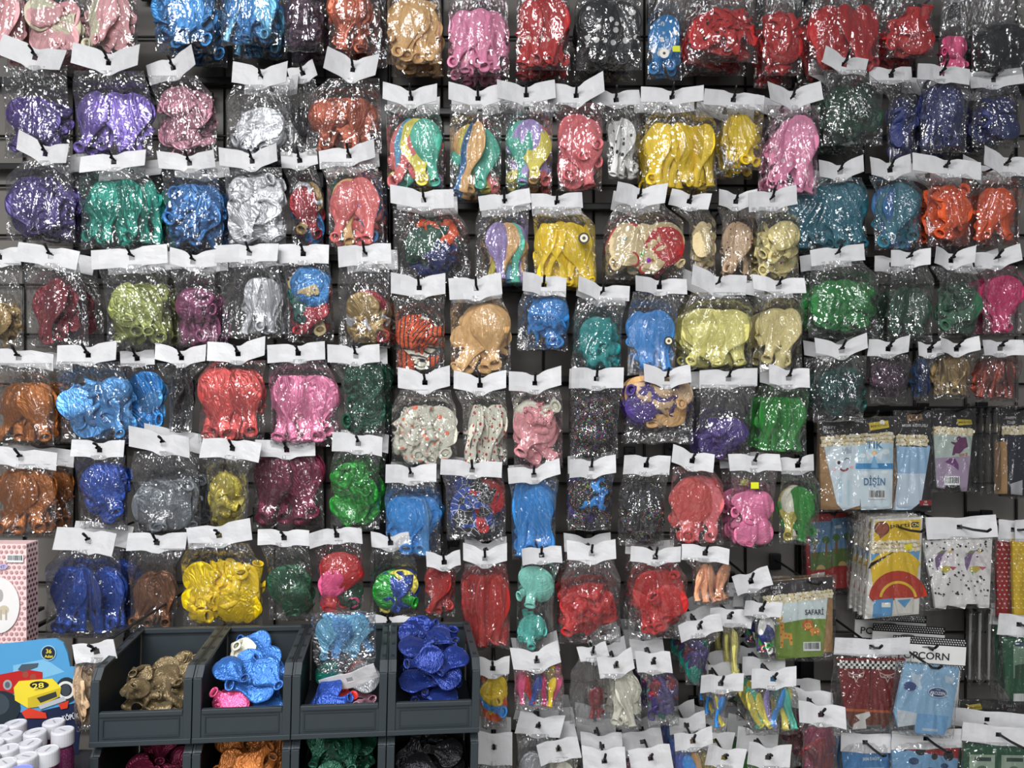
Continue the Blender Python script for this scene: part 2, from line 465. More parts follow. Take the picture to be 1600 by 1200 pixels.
def put(parent, rng, kind, tok, L, c, R, lo, hi, sx=1.0, sy=1.0, name='balloon'):
    """one balloon into the pile: kept inside the bounds, pressed flat where the bag is thin"""
    me, v = rng.choice(PRO[kind])
    if not me.materials: me.materials.append(None)
    A = np.array(R.to_3x3() @ Matrix.Diagonal((L * sx, L * sy, L)))
    w = v @ A.T
    thin = {'flat': 0.42, 'curl': 0.5, 'round': 0.55, 'edge': 0.6, 'long': 0.6, 'wad': 0.6}[kind]
    for _ in range(2):
        size = np.ptp(w, axis=0)
        for i in (0, 1, 2):
            q = min(1.0, (hi[i] - lo[i]) * (1.04 if i != 1 else thin) / size[i])
            if i != 1: q = max(q, 0.55)
            A[i] *= q
        w = v @ A.T
    mn, mx = w.min(0), w.max(0)
    c = list(c)
    for i in range(3):
        if mx[i] - mn[i] < hi[i] - lo[i]:
            c[i] = min(max(c[i], lo[i] - mn[i]), hi[i] - mx[i])
        else:
            c[i] = (lo[i] + hi[i]) / 2 - (mn[i] + mx[i]) / 2
    o = part(name, me, None, parent)
    o.matrix_parent_inverse = Matrix.Translation(c) @ Matrix([list(r) for r in A]).to_4x4()   # holds the squash as well
    o.material_slots[0].link = 'OBJECT'; o.material_slots[0].material = latex(tok)
    return w + np.array(c)

def fill(parent, rng, style, cols, X0, X1, Z0, Z1, T):
    """lay flat balloons in the region; the front of the pile is at y = 0, the back at y = T"""
    W, H = X1 - X0, Z1 - Z0
    lo, hi = (X0, 0.0, Z0), (X1, T, Z1)
    P = []
    U = rng.uniform
    n = [0]
    def col():
        n[0] += 1
        return cols[(n[0] - 1) % len(cols)]
    if style in ('up', 'fan', 'wide'):
        nb = max(1, round(W / 0.075))
        for i in range(nb):                          # the crumpled back of the pile
            P.append(put(parent, rng, 'wad', col(), max(W / nb, 0.7 * H) * 1.1, (X0 + (i + .5) / nb * W, T * 0.7, Z0 + H * 0.55), rot(U(-0.4, 0.4), 0, U(-.3, .3)), (X0, T * 0.35, Z0 + H * 0.04), hi, 1.1, 0.8))
        step = {'up': 0.028, 'fan': 0.016, 'wide': 0.033}[style]
        m = max(2, round(W / step))
        order = list(range(m)); rng.shuffle(order)
        for layer in (1, 0):
            for r, i in enumerate(order):
                f = (i + 0.5 + (0.5 if layer else 0)) / (m + 0.5)
                x = X0 + f * W + U(-.15, .15) * W / m
                k = 'edge' if (style == 'fan' and rng.random() < .7) or rng.random() < .16 else rng.choice(('flat', 'flat', 'flat', 'round'))
                yaw = U(0.8, 1.4) * rng.choice((-1, 1)) if k == 'edge' else U(-0.7, 0.7)
                L = min(0.135, max(0.075, H * U(0.9, 1.1)))
                yy = (0.52 if layer else 0.2) + 0.32 * (1 - r / m)
                P.append(put(parent, rng, k, col(), L, (x, T * yy, (Z0 + Z1) / 2 + U(-.05, .05) * H),
                             rot((f - .5) * -0.4 + U(-.25, .25), U(-.15, .15), yaw), lo, hi, {'up': 0.86, 'fan': 0.9, 'wide': 1.08}[style], 0.8))
    elif style in ('mess', 'wad', 'pack'):
        nx, nz = max(1, round(W / 0.085)), max(1, round(H / 0.085))
        for i in range(nx):
            for j in range(nz):
                P.append(put(parent, rng, 'wad', col(), max(W / nx, H / nz) * 1.2, (X0 + (i + .5) / nx * W, T * 0.7, Z0 + (j + .5) / nz * H),
                             rot(rng.choice((0, PI / 2, PI)) + U(-.2, .2), U(-.2, .2), U(-.2, .2)), (X0, T * .3, Z0), hi, 1, 0.8))
        k = {'mess': 1.35, 'wad': 0.75, 'pack': 0.9}[style]
        m = max(3, round(W * H / 0.0020 * k))
        for i in range(m):
            kind = {'mess': rng.choice(('curl', 'flat', 'curl', 'flat', 'wad')), 'wad': ('curl', 'round', 'wad', 'curl')[i % 4], 'pack': 'wad' if i % 3 else 'curl'}[style]
            g = (i * 0.618 + 0.3) % 1
            q = (i * 0.755 + 0.2) % 1
            L = {'wad': U(0.06, 0.085), 'curl': U(0.085, 0.115), 'flat': U(0.085, 0.11), 'round': U(0.08, 0.10)}[kind]
            P.append(put(parent, rng, kind, col(), L,
                         (X0 + W * (0.1 + 0.8 * g), T * (0.55 - 0.5 * i / m), Z0 + H * (0.08 + 0.84 * q)),
                         rot(U(0, 6.28) if rng.random() < .55 else U(-.6, .6), U(-.35, .35), U(-.5, .5)), lo, hi, 1.2 if kind != 'wad' else 1.0, 0.8))
    elif style == 'head':                            # one big balloon in front, others tucked behind
        P.append(put(parent, rng, 'wad', col(), W * 0.9, ((X0 + X1) / 2, T * .6, (Z0 + Z1) / 2), rot(0), lo, hi, 1, .8))
        for i in range(4):
            P.append(put(parent, rng, 'flat', col(), H, (X0 + W * (i + .5) / 4, T * .5, (Z0 + Z1) / 2), rot(U(-.4, .4), 0, U(-1, 1)), lo, hi))
        P.append(put(parent, rng, 'round', col(), H * 1.05, ((X0 + X1) / 2 + U(-.1, .1) * W, T * .22, (Z0 + Z1) / 2), rot(U(-.35, .35), -.1, U(-.3, .3)), lo, hi, 1.25, .8))
        for i in range(2):
            P.append(put(parent, rng, 'curl', col(), H * .8, (X0 + W * (.2 + .6 * i), T * .2, Z0 + H * .3), rot(U(-1, 1), 0, U(-.5, .5)), lo, hi))
    elif style == 'split':                           # one smooth lump above, one folded lump below
        zm = Z0 + H * 0.47
        a = cols[0]; b = cols[-1]
        up, dn = (X0, 0.0, zm - H * .06), (X1, T, Z1)
        P.append(put(parent, rng, 'wad', a, W * .9, ((X0 + X1) / 2, T * .7, zm + H * .25), rot(0), up, dn, 1, .8))
        P.append(put(parent, rng, 'round', a, W * 1.25, ((X0 + X1) / 2 - W * .06, T * .35, zm + H * .24), rot(PI / 2 + U(-.2, .2), 0, .3), up, dn, 1.25, .9))
        P.append(put(parent, rng, 'flat', a, W * 1.1, ((X0 + X1) / 2, T * .2, zm + H * .27), rot(.25, -.15, .2), up, dn, 1.5, .8))
        lo2, hi2 = (X0 + W * .04, 0.0, Z0), (X1 - W * (.18 if a != b else 0), T, zm + H * .04)
        for kd, c_, r_ in (('wad', .7, 0.2), ('round', .4, 1.3), ('curl', .25, -1.2), ('flat', .2, .3)):
            P.append(put(parent, rng, kd, b, W * .95, ((lo2[0] + hi2[0]) / 2, T * c_, (Z0 + zm) / 2), rot(r_, 0, U(-.3, .3)), lo2, hi2, 1.25, .8))
    elif style == 'long':
        m = max(4, round(W / 0.013))
        for i in range(m):
            P.append(put(parent, rng, 'long', col(), min(0.1, max(H * U(.8, 1.0), .05)), (X0 + W * (i + .5) / m, T * U(.1, .8), (Z0 + Z1) / 2 + U(-.1, .1) * H), rot(U(-.45, .45), 0, U(-.8, .8)), lo, hi, 1.25, 1.0))
    elif style == 'sparse':
        for i in range(3):
            P.append(put(parent, rng, rng.choice(('flat', 'curl', 'edge')), col(), H * U(.85, 1.0), (X0 + W * (i + .5) / 3, T * U(.2, .6), (Z0 + Z1) / 2), rot(U(-.4, .4), 0, U(-.9, .9)), lo, hi))
    return np.concatenate(P)

def film_mesh(rng, top, bot, hw, bl, br, pts, T, flare=0.25):
    nu, nv = 34, 42
    ofs = Vector((rng.uniform(0, 90), rng.uniform(0, 90), rng.uniform(0, 90)))
    us = np.linspace(-1, 1, nu); vv = np.linspace(0, 1, nv)
    X = np.zeros((nv, nu)); Z = np.zeros((nv, nu))
    for j, v in enumerate(vv):
        f = sm(v / max(flare, .05)) * 0.8 + 0.2 * v
        l = -hw * (1 - f) + bl * f; r = hw * (1 - f) + br * f
        l += 0.0015 * noise.noise(ofs + Vector((v * 5, 0, 0))); r += 0.0015 * noise.noise(ofs + Vector((v * 5, 5, 0)))
        X[j] = (l + r) / 2 + us * (r - l) / 2
        Z[j] = top + (bot - top) * v + 0.004 * v * np.array([noise.noise(ofs + Vector((u * 2, 9, 0))) for u in us])
    dx, dz = (X.max() - X.min()) / (nu - 1), (top - bot) / (nv - 1)
    xi = np.clip(((pts[:, 0] - X.min()) / dx + .5).astype(int), 0, nu - 1)
    zi = np.clip(((top - pts[:, 2]) / dz + .5).astype(int), 0, nv - 1)
    F = np.full((nv, nu), 9.0); B = np.full((nv, nu), -9.0)
    np.minimum.at(F, (zi, xi), pts[:, 1]); np.maximum.at(B, (zi, xi), pts[:, 1])
    yc = np.array([sm(v * 1.6) * T * 0.45 for v in vv])[:, None] * np.ones((1, nu))
    F = np.where(F > 8, yc, F); B = np.where(B < -8, yc, B)
    def sh(A, a, b): return np.roll(np.roll(A, a, 0), b, 1)
    for _ in range(2):
        F = np.minimum.reduce([sh(F, a, b) for a in (-1, 0, 1) for b in (-1, 0, 1)])
        B = np.maximum.reduce([sh(B, a, b) for a in (-1, 0, 1) for b in (-1, 0, 1)])
    for _ in range(2):
        F = sum(sh(F, a, b) for a in (-1, 0, 1) for b in (-1, 0, 1)) / 9
        B = sum(sh(B, a, b) for a in (-1, 0, 1) for b in (-1, 0, 1)) / 9
    edge = (1 - np.abs(us) ** 6)[None, :] * np.array([min(1, v / .08) * min(1, (1 - v) / .07) for v in vv])[:, None]
    F = yc + (F - 0.0022 - yc) * edge - 0.0012; B = yc + (B + 0.0022 - yc) * edge + 0.0012
    vs, fs = [], []
    for side, A in ((0, F), (1, B)):
        for j in range(nv):
            for i in range(nu):
                x, z, y = X[j, i], Z[j, i], A[j, i]
                if 0 < i < nu - 1 and 0 < j < nv - 1:
                    x += rng.uniform(-.36, .36) * dx; z += rng.uniform(-.36, .36) * dz
                    th = math.atan2(x, top + 0.02 - z); r = math.hypot(x, top + .02 - z)
                    q = noise.noise(ofs + Vector((th * 8, r * 7, side * 9)))
                    q2 = noise.noise(ofs + Vector((x * 18, z * 13, 3 + side * 9)))
                    y += (0.0068 * (abs(q) - .25) + 0.0050 * (abs(q2) - .25)) * (-1 if side == 0 else 1) + rng.uniform(-.0001, .0001)
                vs.append((x, y, z))
    m = nu * nv
    for j in range(nv - 1):
        for i in range(nu - 1):
            a, b, c, d = j * nu + i, j * nu + i + 1, (j + 1) * nu + i + 1, (j + 1) * nu + i
            if (i + j) % 2: fs += [(a, c, b), (a, d, c)]
            else: fs += [(a, d, b), (b, d, c)]
            a, b, c, d = a + m, b + m, c + m, d + m
            fs += [(a, b, c), (a, c, d)]
    for j in range(nv - 1):
        for i in (0, nu - 1):
            a, b = j * nu + i, (j + 1) * nu + i
            fs.append((a, b, b + m, a + m))
    for i in range(nu - 1):
        for j in (0, nv - 1):
            a, b = j * nu + i, j * nu + i + 1
            fs.append((a, b, b + m, a + m))
    me = mesh_from('plastic_bag', vs, fs, False)
    return me

def card_mesh(rng, w, h, tilt, fold=1.0):
    """folded header card with a hanging slot; the slot is at the origin"""
    hole = 0.0048
    xs = sorted(set([-w / 2 + w * i / 12 for i in range(13) if abs(-w / 2 + w * i / 12) > hole * 1.3] + [-hole, hole]))
    zt, zb = h * 0.42, -h * 0.58
    zs = [zt, (zt + 0.0042) / 2 + .001, 0.0042, -0.0042, zb * 0.55, zb]
    la, ra = rng.uniform(-.2, .27) * fold, rng.uniform(-.2, .27) * fold      # how far each flap lifts
    lf, rf = rng.uniform(-.1, .5) * fold, rng.uniform(-.1, .5) * fold        # how far each flap comes forward
    cu = rng.uniform(-.3, .5)
    nx, nz = len(xs), len(zs)
    vs, fs = [], []
    thick = 0.0007
    for side in (-1, 1):
        for z in zs:
            for x in xs:
                a, f = (la, lf) if x < 0 else (ra, rf)
                d = max(0, abs(x) - hole)
                px = x * math.cos(f * 0.8)
                pz = z + d * math.tan(a) + d * 0.02 - 0.0050 * math.exp(-(d / .009) ** 2) * fold
                py = -math.sin(f) * d * (0.55 + 0.45 * d / (w / 2)) + cu * 0.25 * d * (z / h) * 1.2
                if z < 0: py += 0.0
                py += 0.0015 * noise.noise(Vector((x * 60, z * 60, la * 99)))
                vs.append((px * math.cos(tilt) - pz * math.sin(tilt), py + side * thick, px * math.sin(tilt) + pz * math.cos(tilt)))
    m = nx * nz
    ci = [i for i in range(nx - 1) if xs[i] == -hole][0]
    for j in range(nz - 1):
        for i in range(nx - 1):
            a, b, c, d = j * nx + i, j * nx + i + 1, (j + 1) * nx + i + 1, (j + 1) * nx + i
            if i == ci and j == 2:
                for p, q in ((a, b), (b, c), (c, d), (d, a)): fs.append((q, p, p + m, q + m))
                continue
            fs.append((a, d, c, b)); fs.append((a + m, b + m, c + m, d + m))
    for i in range(nx - 1):
        fs.append((i, i + 1, i + 1 + m, i + m)); k = (nz - 1) * nx + i
        fs.append((k + 1, k, k + m, k + 1 + m))
    for j in range(nz - 1):
        a, b = j * nx, (j + 1) * nx
        fs.append((b, a, a + m, b + m)); a += nx - 1; b += nx - 1
        fs.append((a, b, b + m, a + m))
    return mesh_from('hanging_card', vs, fs, False)

def hook(loc, wall, out, desc, tip=0.35):
    t = thing('hanging_hook', loc, 'black hook holding ' + desc, 'hook')
    vs, fs = [], []
    tube(vs, fs, [(0, wall, 0.0), (0, -0.012, 0.0), (0, -out * 0.5, 0.0012), (0, -out, 0.006), (0, -out - 0.009, 0.006 + 0.009 * tip * 2)], 0.0023, 8)
    part('hanging_rod', mesh_from('hanging_rod', vs, fs), BLACK_METAL, t)
    bm = bmesh.new(); add_box(bm, (-.011, wall - .006, -.02), (.011, wall + .002, .012), .0015)
    part('wall_clip', bm_mesh('wall_clip', bm), BLACK_METAL, t)
    return t

def sticker(root, x, z, r, kind):
    """a round printed eye, a white round tag or a small yellow price sticker on the goods"""
    rings = {'eye': (('printed_eye', (30, 26, 24), 1.0), ('printed_eye', (226, 220, 190), .68), ('printed_eye', (60, 52, 46), .3)), 'tag': (('round_tag', (236, 234, 226), 1.0), ('round_tag', (60, 60, 62), .3)), 'price': (('price_sticker', (220, 226, 30), 1.0),)}[kind]
    vs, fs, mi, n = [], [], [], 24 if kind != 'price' else 4
    for q, (_n, rgb, f) in enumerate(rings):
        y = -.0052 - .0002 * q; o = len(vs)
        for yy in (y, y + (.0008 if q == 0 else .0001)):
            for j in range(n):
                t = 2 * PI * (j + .5) / n
                vs.append((x + r * f * math.cos(t) * (1.25 if n == 4 else 1), yy, z - r * f * math.sin(t)))
        fs.append(tuple(o + j for j in range(n))); fs.append(tuple(o + n + j for j in range(n))[::-1])
        for j in range(n): fs.append((o + (j + 1) % n, o + j, o + n + j, o + n + (j + 1) % n))
        mi += [q] * (n + 2)
    me = mesh_from(rings[0][0], vs, fs, False)
    for _n, rgb, f in rings: me.materials.append(flat(rgb, .4))
    me.polygons.foreach_set('material_index', mi)
    part(rings[0][0], me, None, root)
STICKERS = {'blue balloons with white dots and a yellow sticker': ((1037, 85, 7.5, 'tag'), (1056, 78, 6.5, 'price')),
            'yellow balloons with a printed eye, third row': ((912, 373, 9, 'eye'),), 'bright blue balloons with a printed eye, crinkled film': ((1044, 533, 7.5, 'eye'),),
            'bubblegum pink balloons beside green and white': ((1178, 758, 7, 'price'),)}
WALL_BARS = -0.014                                  # front of the wire grid
GROUPN = {}
def bag(row, hx, hy, hw, hh, tilt, bx0, bx1, by, cx0, cx1, cy0, cy1, cols, style, behind, desc, film=None, dep=0.0, fold=1.0, T=None, holder=True):
    seed = hash((hx, hy, bx0, cy0)) & 0xffff
    rng = random.Random(seed)
    y = -0.170 - 0.009 * row + dep
    k = mpp(y)
    pz = hy + hh * 0.42
    loc = at(hx, pz, y)
    root = thing('balloon_bag', loc, 'clear bag of ' + desc, 'balloon bag')
    root['group'] = 'balloon bags in the ' + ('top', 'second', 'third', 'fourth', 'fifth', 'sixth', 'seventh', 'small bag', 'lowest')[row] + ' row'
    LX = lambda p: (p - hx) * k
    LZ = lambda p: -(p - pz) * k
    cols = cols.split()
    T = T or 0.040
    pts = fill(root, rng, style, cols, LX(cx0), LX(cx1), LZ(cy1), LZ(cy0), T)
    top, bot = LZ(hy + hh * 0.9), LZ(by)
    me = film_mesh(rng, top, bot, hw * k / 2 * .94, LX(bx0 + 4), LX(bx1 - 4), pts, T)
    part('plastic_bag', me, film or FILM, root)
    part('hanging_card', card_mesh(rng, hw * k, hh * k, math.radians(tilt), fold), CARD, root)
    for (px, py, r, kind) in STICKERS.get(desc, ()): sticker(root, LX(px), LZ(py), r * k, kind)
    L = -WALL_BARS + y                               # negative: distance from wall grid
    if holder:
        hook(loc, -L - 0.0, 0.012, 'bag of ' + desc, rng.uniform(.1, .6))
    n = behind
    names = ['bag hanging behind the ', 'second bag back behind ', 'third bag back behind ', 'fourth bag back behind ', 'fifth bag back behind ']
    for i in range(n):
        o = Vector((rng.uniform(-.004, .004), 0.060 * (i + 1), rng.uniform(-.002, .002)))
        dup(root, loc + o, names[i] + desc, None, (0, 0, rng.uniform(-.03, .03)))
    return root
# row, hook x, header top, header w, header h, tilt, bag x0 x1 bottom, content x0 x1 top bottom, colours, style, bags behind, what
RECS = []
def B(*a, **k): RECS.append([list(a), k])
# top row (cards above the frame)
B(0, 12, -88, 100, 28, 0, -38, 34, 84, -36, 33, -20, 78, 'palepink:l', 'up', 1, 'pale pink balloons cut by the photo edge, top row')
B(0, 75, -84, 100, 28, 0, 28, 120, 88, 32, 118, -8, 84, 'cream:l palepink:l palepink:l', 'mess', 1, 'pale pink and cream balloons in the top row')
B(0, 168, -92, 98, 28, 0, 120, 212, 82, 122, 200, -18, 74, 'palepink:l palepink:l cream:l', 'up', 0, 'pale pink balloons with cream ones, beside blue ones')
B(0, 282, -98, 104, 28, 0, 232, 336, 76, 232, 332, -22, 70, 'blue:m', 'mess', 1, 'blue balloons, first of two in the top row')
B(0, 384, -104, 100, 28, 0, 334, 436, 64, 338, 430, -28, 58, 'blue:m blue:m ltblue:m', 'up', 1, 'lighter blue balloons beside the plum ones, top row')
B(0, 470, -98, 84, 28, 0, 434, 506, 74, 436, 500, -22, 68, 'plum:m', 'mess', 1, 'dark plum balloons in the top row')
B(0, 550, -94, 92, 28, 0, 506, 596, 78, 508, 580, -22, 72, 'copper:m', 'wide', 1, 'copper brown pearl balloons in the top row')
B(0, 646, -82, 96, 28, 0, 598, 694, 94, 602, 690, -10, 90, 'peach:l', 'wide', 1, 'peach balloons with their necks down, top row')
B(0, 746, -76, 104, 28, 0, 692, 802, 114, 694, 798, 8, 106, 'pink:l', 'up', 1, 'bright pink balloons in the top row')
B(0, 850, -78, 94, 28, 0, 800, 898, 104, 804, 894, -6, 96, 'red:heart', 'up', 1, 'red balloons printed with white hearts')
B(0, 953, -80, 112, 28, 0, 896, 1012, 104, 896, 1008, -6, 96, 'black:dotw', 'wide', 1, 'black balloons with white dots')
B(0, 1040, -50, 70, 26, 0, 1008, 1074, 118, 1010, 1070, 16, 110, 'dotblue:dotw', 'up', 0, 'blue balloons with white dots and a yellow sticker', dep=.02)
B(0, 1130, -76, 110, 28, 0, 1072, 1192, 92, 1078, 1186, 2, 82, 'red:spots', 'pack', 1, 'red balloons with dark spots')
B(0, 1228, -70, 74, 26, 0, 1192, 1264, 112, 1196, 1262, 12, 106, 'red:l', 'wad', 1, 'plain red balloons folded into a block, top row')
B(0, 1326, -74, 112, 28, 0, 1262, 1388, 112, 1266, 1384, 2, 106, 'red:l', 'up', 1, 'plain red balloons, bulging, left of another red bag')
B(0, 1432, -90, 94, 28, 0, 1386, 1480, 84, 1388, 1476, 2, 78, 'red:l', 'wad', 1, 'plain red balloons beside the hot pink ones')
B(0, 1494, -50, 62, 26, 0, 1462, 1524, 118, 1466, 1520, 52, 114, 'hotpink:l', 'split', 0, 'hot pink balloons, small lump low in the top row', dep=.016)
B(0, 1566, -60, 100, 26, 0, 1520, 1622, 114, 1522, 1620, 28, 108, 'black:l', 'wad', 1, 'plain black balloons at the end of the top row')
# second row, first section
B(1, 56, 72, 104, 34, -14, -6, 112, 242, 4, 106, 150, 238, 'purple:m purple:m indigo:m', 'mess', 0, 'dark purple pearl balloons above the indigo ones')
B(1, 170, 80, 116, 34, -3, 100, 242, 240, 104, 240, 140, 236, 'violet:m', 'wide', 0, 'violet pearl balloons with a row of necks showing', dep=-.012)
B(1, 270, 88, 84, 34, 14, 232, 338, 246, 236, 330, 132, 242, 'mauve:m', 'mess', 0, 'dusty mauve pearl balloons in the second row')
B(1, 408, 104, 92, 32, -6, 344, 456, 240, 358, 440, 165, 236, 'silver:m', 'mess', 1, 'silver balloons beside the copper brown ones')
B(1, 472, 100, 44, 26, 18, 446, 500, 236, 458, 480, 160, 210, 'darkgrey:m', 'sparse', 0, 'dark grey balloons squeezed behind the copper brown', dep=.05)
B(1, 552, 90, 90, 36, -9, 470, 602, 236, 478, 586, 148, 232, 'copper:m', 'wide', 0, 'copper brown pearl balloons in the second row')
# second row, middle section
B(1, 642, 138, 92, 28, 0, 594, 696, 292, 598, 690, 182, 288, 'salmon:l mint:l yell:l lav:l peach:l ltblue:l', 'up', 1, 'mixed pastel balloons, first in the middle section')
B(1, 747, 138, 92, 28, 0, 698, 788, 300, 706, 782, 188, 296, 'mint:l peach:l salmon:l yell:l blue:l', 'up', 1, 'mixed pastels with a mint balloon in front')
B(1, 822, 132, 92, 30, 3, 784, 872, 288, 788, 868, 184, 284, 'lav:l yell:l peach:l salmon:l mint:l', 'up', 1, 'mixed pastels with a lavender balloon in front', dep=-.01)
B(1, 900, 132, 90, 32, 4, 864, 950, 293, 868, 946, 176, 290, 'coralpink:l', 'mess', 0, 'coral pink balloons beside the dotted white ones')
B(1, 962, 142, 76, 24, 8, 944, 1012, 276, 948, 1006, 182, 272, 'white:dotk', 'fan', 0, 'white balloons with black dots', dep=.012)
B(1, 1050, 138, 96, 24, 0, 998, 1134, 294, 1004, 1130, 190, 288, 'yellow:l', 'fan', 1, 'yellow balloons, wide spread, in the second row')
B(1, 1146, 142, 96, 24, -4, 1124, 1208, 262, 1130, 1204, 168, 256, 'yellow:l', 'up', 1, 'yellow balloons, narrow pile beside dotted pink ones', dep=-.01)
B(1, 1238, 138, 92, 30, 6, 1192, 1292, 302, 1196, 1288, 176, 298, 'pink:dotp', 'up', 1, 'pink balloons with white dots')
# second row, last section
B(1, 1320, 86, 76, 26, -12, 1284, 1402, 222, 1288, 1398, 130, 216, 'pine:l', 'wad', 1, 'dark pine green balloons in the second row')
B(1, 1392, 104, 66, 24, 4, 1382, 1446, 252, 1388, 1440, 146, 244, 'navy:l', 'mess', 0, 'navy blue balloons, narrow bag beside dark green', dep=.02)
B(1, 1472, 100, 84, 26, -6, 1438, 1524, 234, 1442, 1520, 126, 224, 'navy:l', 'up', 1, 'navy blue balloons in a rounded pile, second row')
B(1, 1552, 110, 82, 26, 3, 1522, 1606, 226, 1526, 1602, 146, 216, 'navy:l', 'wad', 1, 'navy blue balloons at the end of the second row', dep=.032)
# third row, first section
B(2, 72, 224, 80, 30, -10, -4, 124, 374, 4, 120, 272, 366, 'indigo:m', 'mess', 1, 'dark indigo pearl balloons in the third row')
B(2, 178, 238, 100, 26, 0, 102, 248, 386, 108, 244, 278, 378, 'teal:m', 'wide', 1, 'green teal pearl balloons in the third row')
B(2, 296, 240, 92, 26, 5, 250, 348, 390, 252, 344, 284, 384, 'mblue:m', 'mess', 1, 'steel blue pearl balloons in the third row')
B(2, 394, 236, 96, 28, 3, 346, 448, 384, 352, 440, 268, 378, 'silver:m', 'mess', 0, 'silver balloons in a crinkled film, third row', film=FILM_CRISP)
B(2, 468, 236, 56, 26, 6, 446, 512, 384, 452, 506, 280, 378, 'dred:m blue:m silver:m gold:m', 'mess', 0, 'mixed pearl balloons, narrow bag in the third row', dep=.03)
B(2, 545, 228, 94, 28, 4, 500, 602, 384, 508, 592, 276, 378, 'salmon:l salmon:l mint:l blue:l peach:l', 'up', 1, 'salmon, mint and blue balloons in the third row')
# third row, middle section
B(2, 662, 296, 102, 30, 3, 610, 738, 440, 632, 716, 336, 428, 'dgreen:flower navy:flower orange:flower dgreen:flower', 'pack', 1, 'flower printed green, navy and orange balloons')
B(2, 788, 300, 82, 24, 8, 734, 832, 440, 758, 830, 346, 438, 'peach:l lav:l ltblue:l yell:l mint:l', 'up', 1, 'mixed pastel balloons left of plain yellow ones')
B(2, 870, 302, 80, 24, 4, 828, 938, 446, 832, 932, 346, 444, 'yellow:l', 'fan', 1, 'yellow balloons with a printed eye, third row')
B(2, 1000, 290, 80, 32, -10, 944, 1082, 436, 952, 1076, 346, 426, 'beige:zoo red:heart beige:zoo beige:l', 'mess', 1, 'beige balloons with one red printed balloon')
B(2, 1078, 300, 62, 26, -14, 1076, 1130, 430, 1082, 1124, 344, 424, 'beige:zoo', 'mess', 0, 'beige balloons in a narrow bag, third row', dep=.02)
B(2, 1150, 300, 62, 26, -4, 1124, 1188, 440, 1128, 1184, 344, 430, 'tan:maroon', 'up', 0, 'tan balloons with maroon hearts', dep=.034)
B(2, 1206, 296, 76, 30, 4, 1180, 1258, 438, 1182, 1252, 342, 430, 'butter:confet', 'wad', 1, 'cream balloons with coloured confetti dots')
# third row, last section
B(2, 1312, 254, 72, 26, 4, 1228, 1366, 396, 1234, 1362, 284, 386, 'petrol:l', 'wide', 1, 'petrol blue balloons in three lumps', dep=.05)
B(2, 1390, 250, 66, 28, 6, 1370, 1458, 388, 1374, 1450, 284, 384, 'petrol:l mblue:l', 'wide', 0, 'darker petrol blue balloons beside the orange ones', dep=.012)
B(2, 1478, 246, 106, 28, -2, 1448, 1530, 382, 1452, 1526, 284, 372, 'orange:l', 'mess', 1, 'bright orange balloons, wider card, third row')
B(2, 1572, 242, 84, 30, -4, 1528, 1606, 380, 1534, 1602, 290, 372, 'orange:l', 'up', 1, 'bright orange balloons at the end of the third row')
# fourth row, first section
B(3, 0, 386, 70, 28, -3, -40, 34, 544, -36, 20, 470, 540, 'gold:m', 'mess', 0, 'dull gold balloons cut by the photo edge')
B(3, 80, 384, 96, 30, -6, 28, 134, 542, 40, 108, 434, 536, 'burg:m', 'wide', 1, 'burgundy pearl balloons in the fourth row')
B(3, 206, 386, 116, 30, 4, 156, 268, 544, 168, 258, 440, 536, 'olive:m', 'mess', 1, 'olive green pearl balloons')
B(3, 302, 394, 78, 26, -3, 264, 338, 542, 266, 334, 448, 540, 'mauvepink:m', 'wad', 1, 'mauve pink pearl balloons, narrow pile, fourth row')
B(3, 390, 380, 98, 28, -2, 338, 442, 528, 368, 434, 432, 520, 'silver:m', 'up', 1, 'silver balloons in the fourth row')
B(3, 474, 380, 82, 30, 0, 440, 522, 534, 444, 512, 414, 524, 'dred:m beige:spots blue:m blue:m dteal:m', 'mess', 0, 'mixed red, beige and blue pearl balloons', dep=.01)
B(3, 570, 380, 82, 32, 3, 522, 618, 544, 538, 612, 452, 536, 'gold:m gold:m silver:m dred:m', 'mess', 1, 'gold pearl balloons with silver and red')
# fourth row, middle section
B(3, 655, 432, 88, 32, 0, 606, 700, 584, 612, 692, 490, 578, 'orange:rings offwhite:rings orange:rings', 'wad', 0, 'orange balloons printed with black rings')
B(3, 744, 432, 86, 34, 4, 696, 808, 588, 698, 804, 474, 582, 'peach:l', 'wide', 1, 'peach balloons in the fourth row')
B(3, 850, 428, 70, 30, -2, 798, 892, 546, 826, 890, 462, 542, 'azure:l', 'wad', 1, 'bright blue balloons packed into a block')
B(3, 942, 444, 84, 24, -4, 892, 986, 582, 906, 982, 494, 576, 'teals:l', 'mess', 1, 'sea green balloons beside bright blue ones')
B(3, 1030, 434, 86, 24, 0, 968, 1066, 586, 968, 1060, 484, 582, 'azure:l', 'up', 0, 'bright blue balloons with a printed eye, crinkled film', film=FILM_CRISP)
B(3, 1122, 428, 90, 32, -6, 1060, 1190, 578, 1064, 1186, 482, 572, 'paleyel:l', 'mess', 1, 'pale yellow balloons, wide bag, fourth row')
B(3, 1216, 434, 78, 24, 3, 1180, 1272, 582, 1184, 1268, 480, 574, 'butter:l', 'wide', 1, 'buttery cream balloons at the section edge')
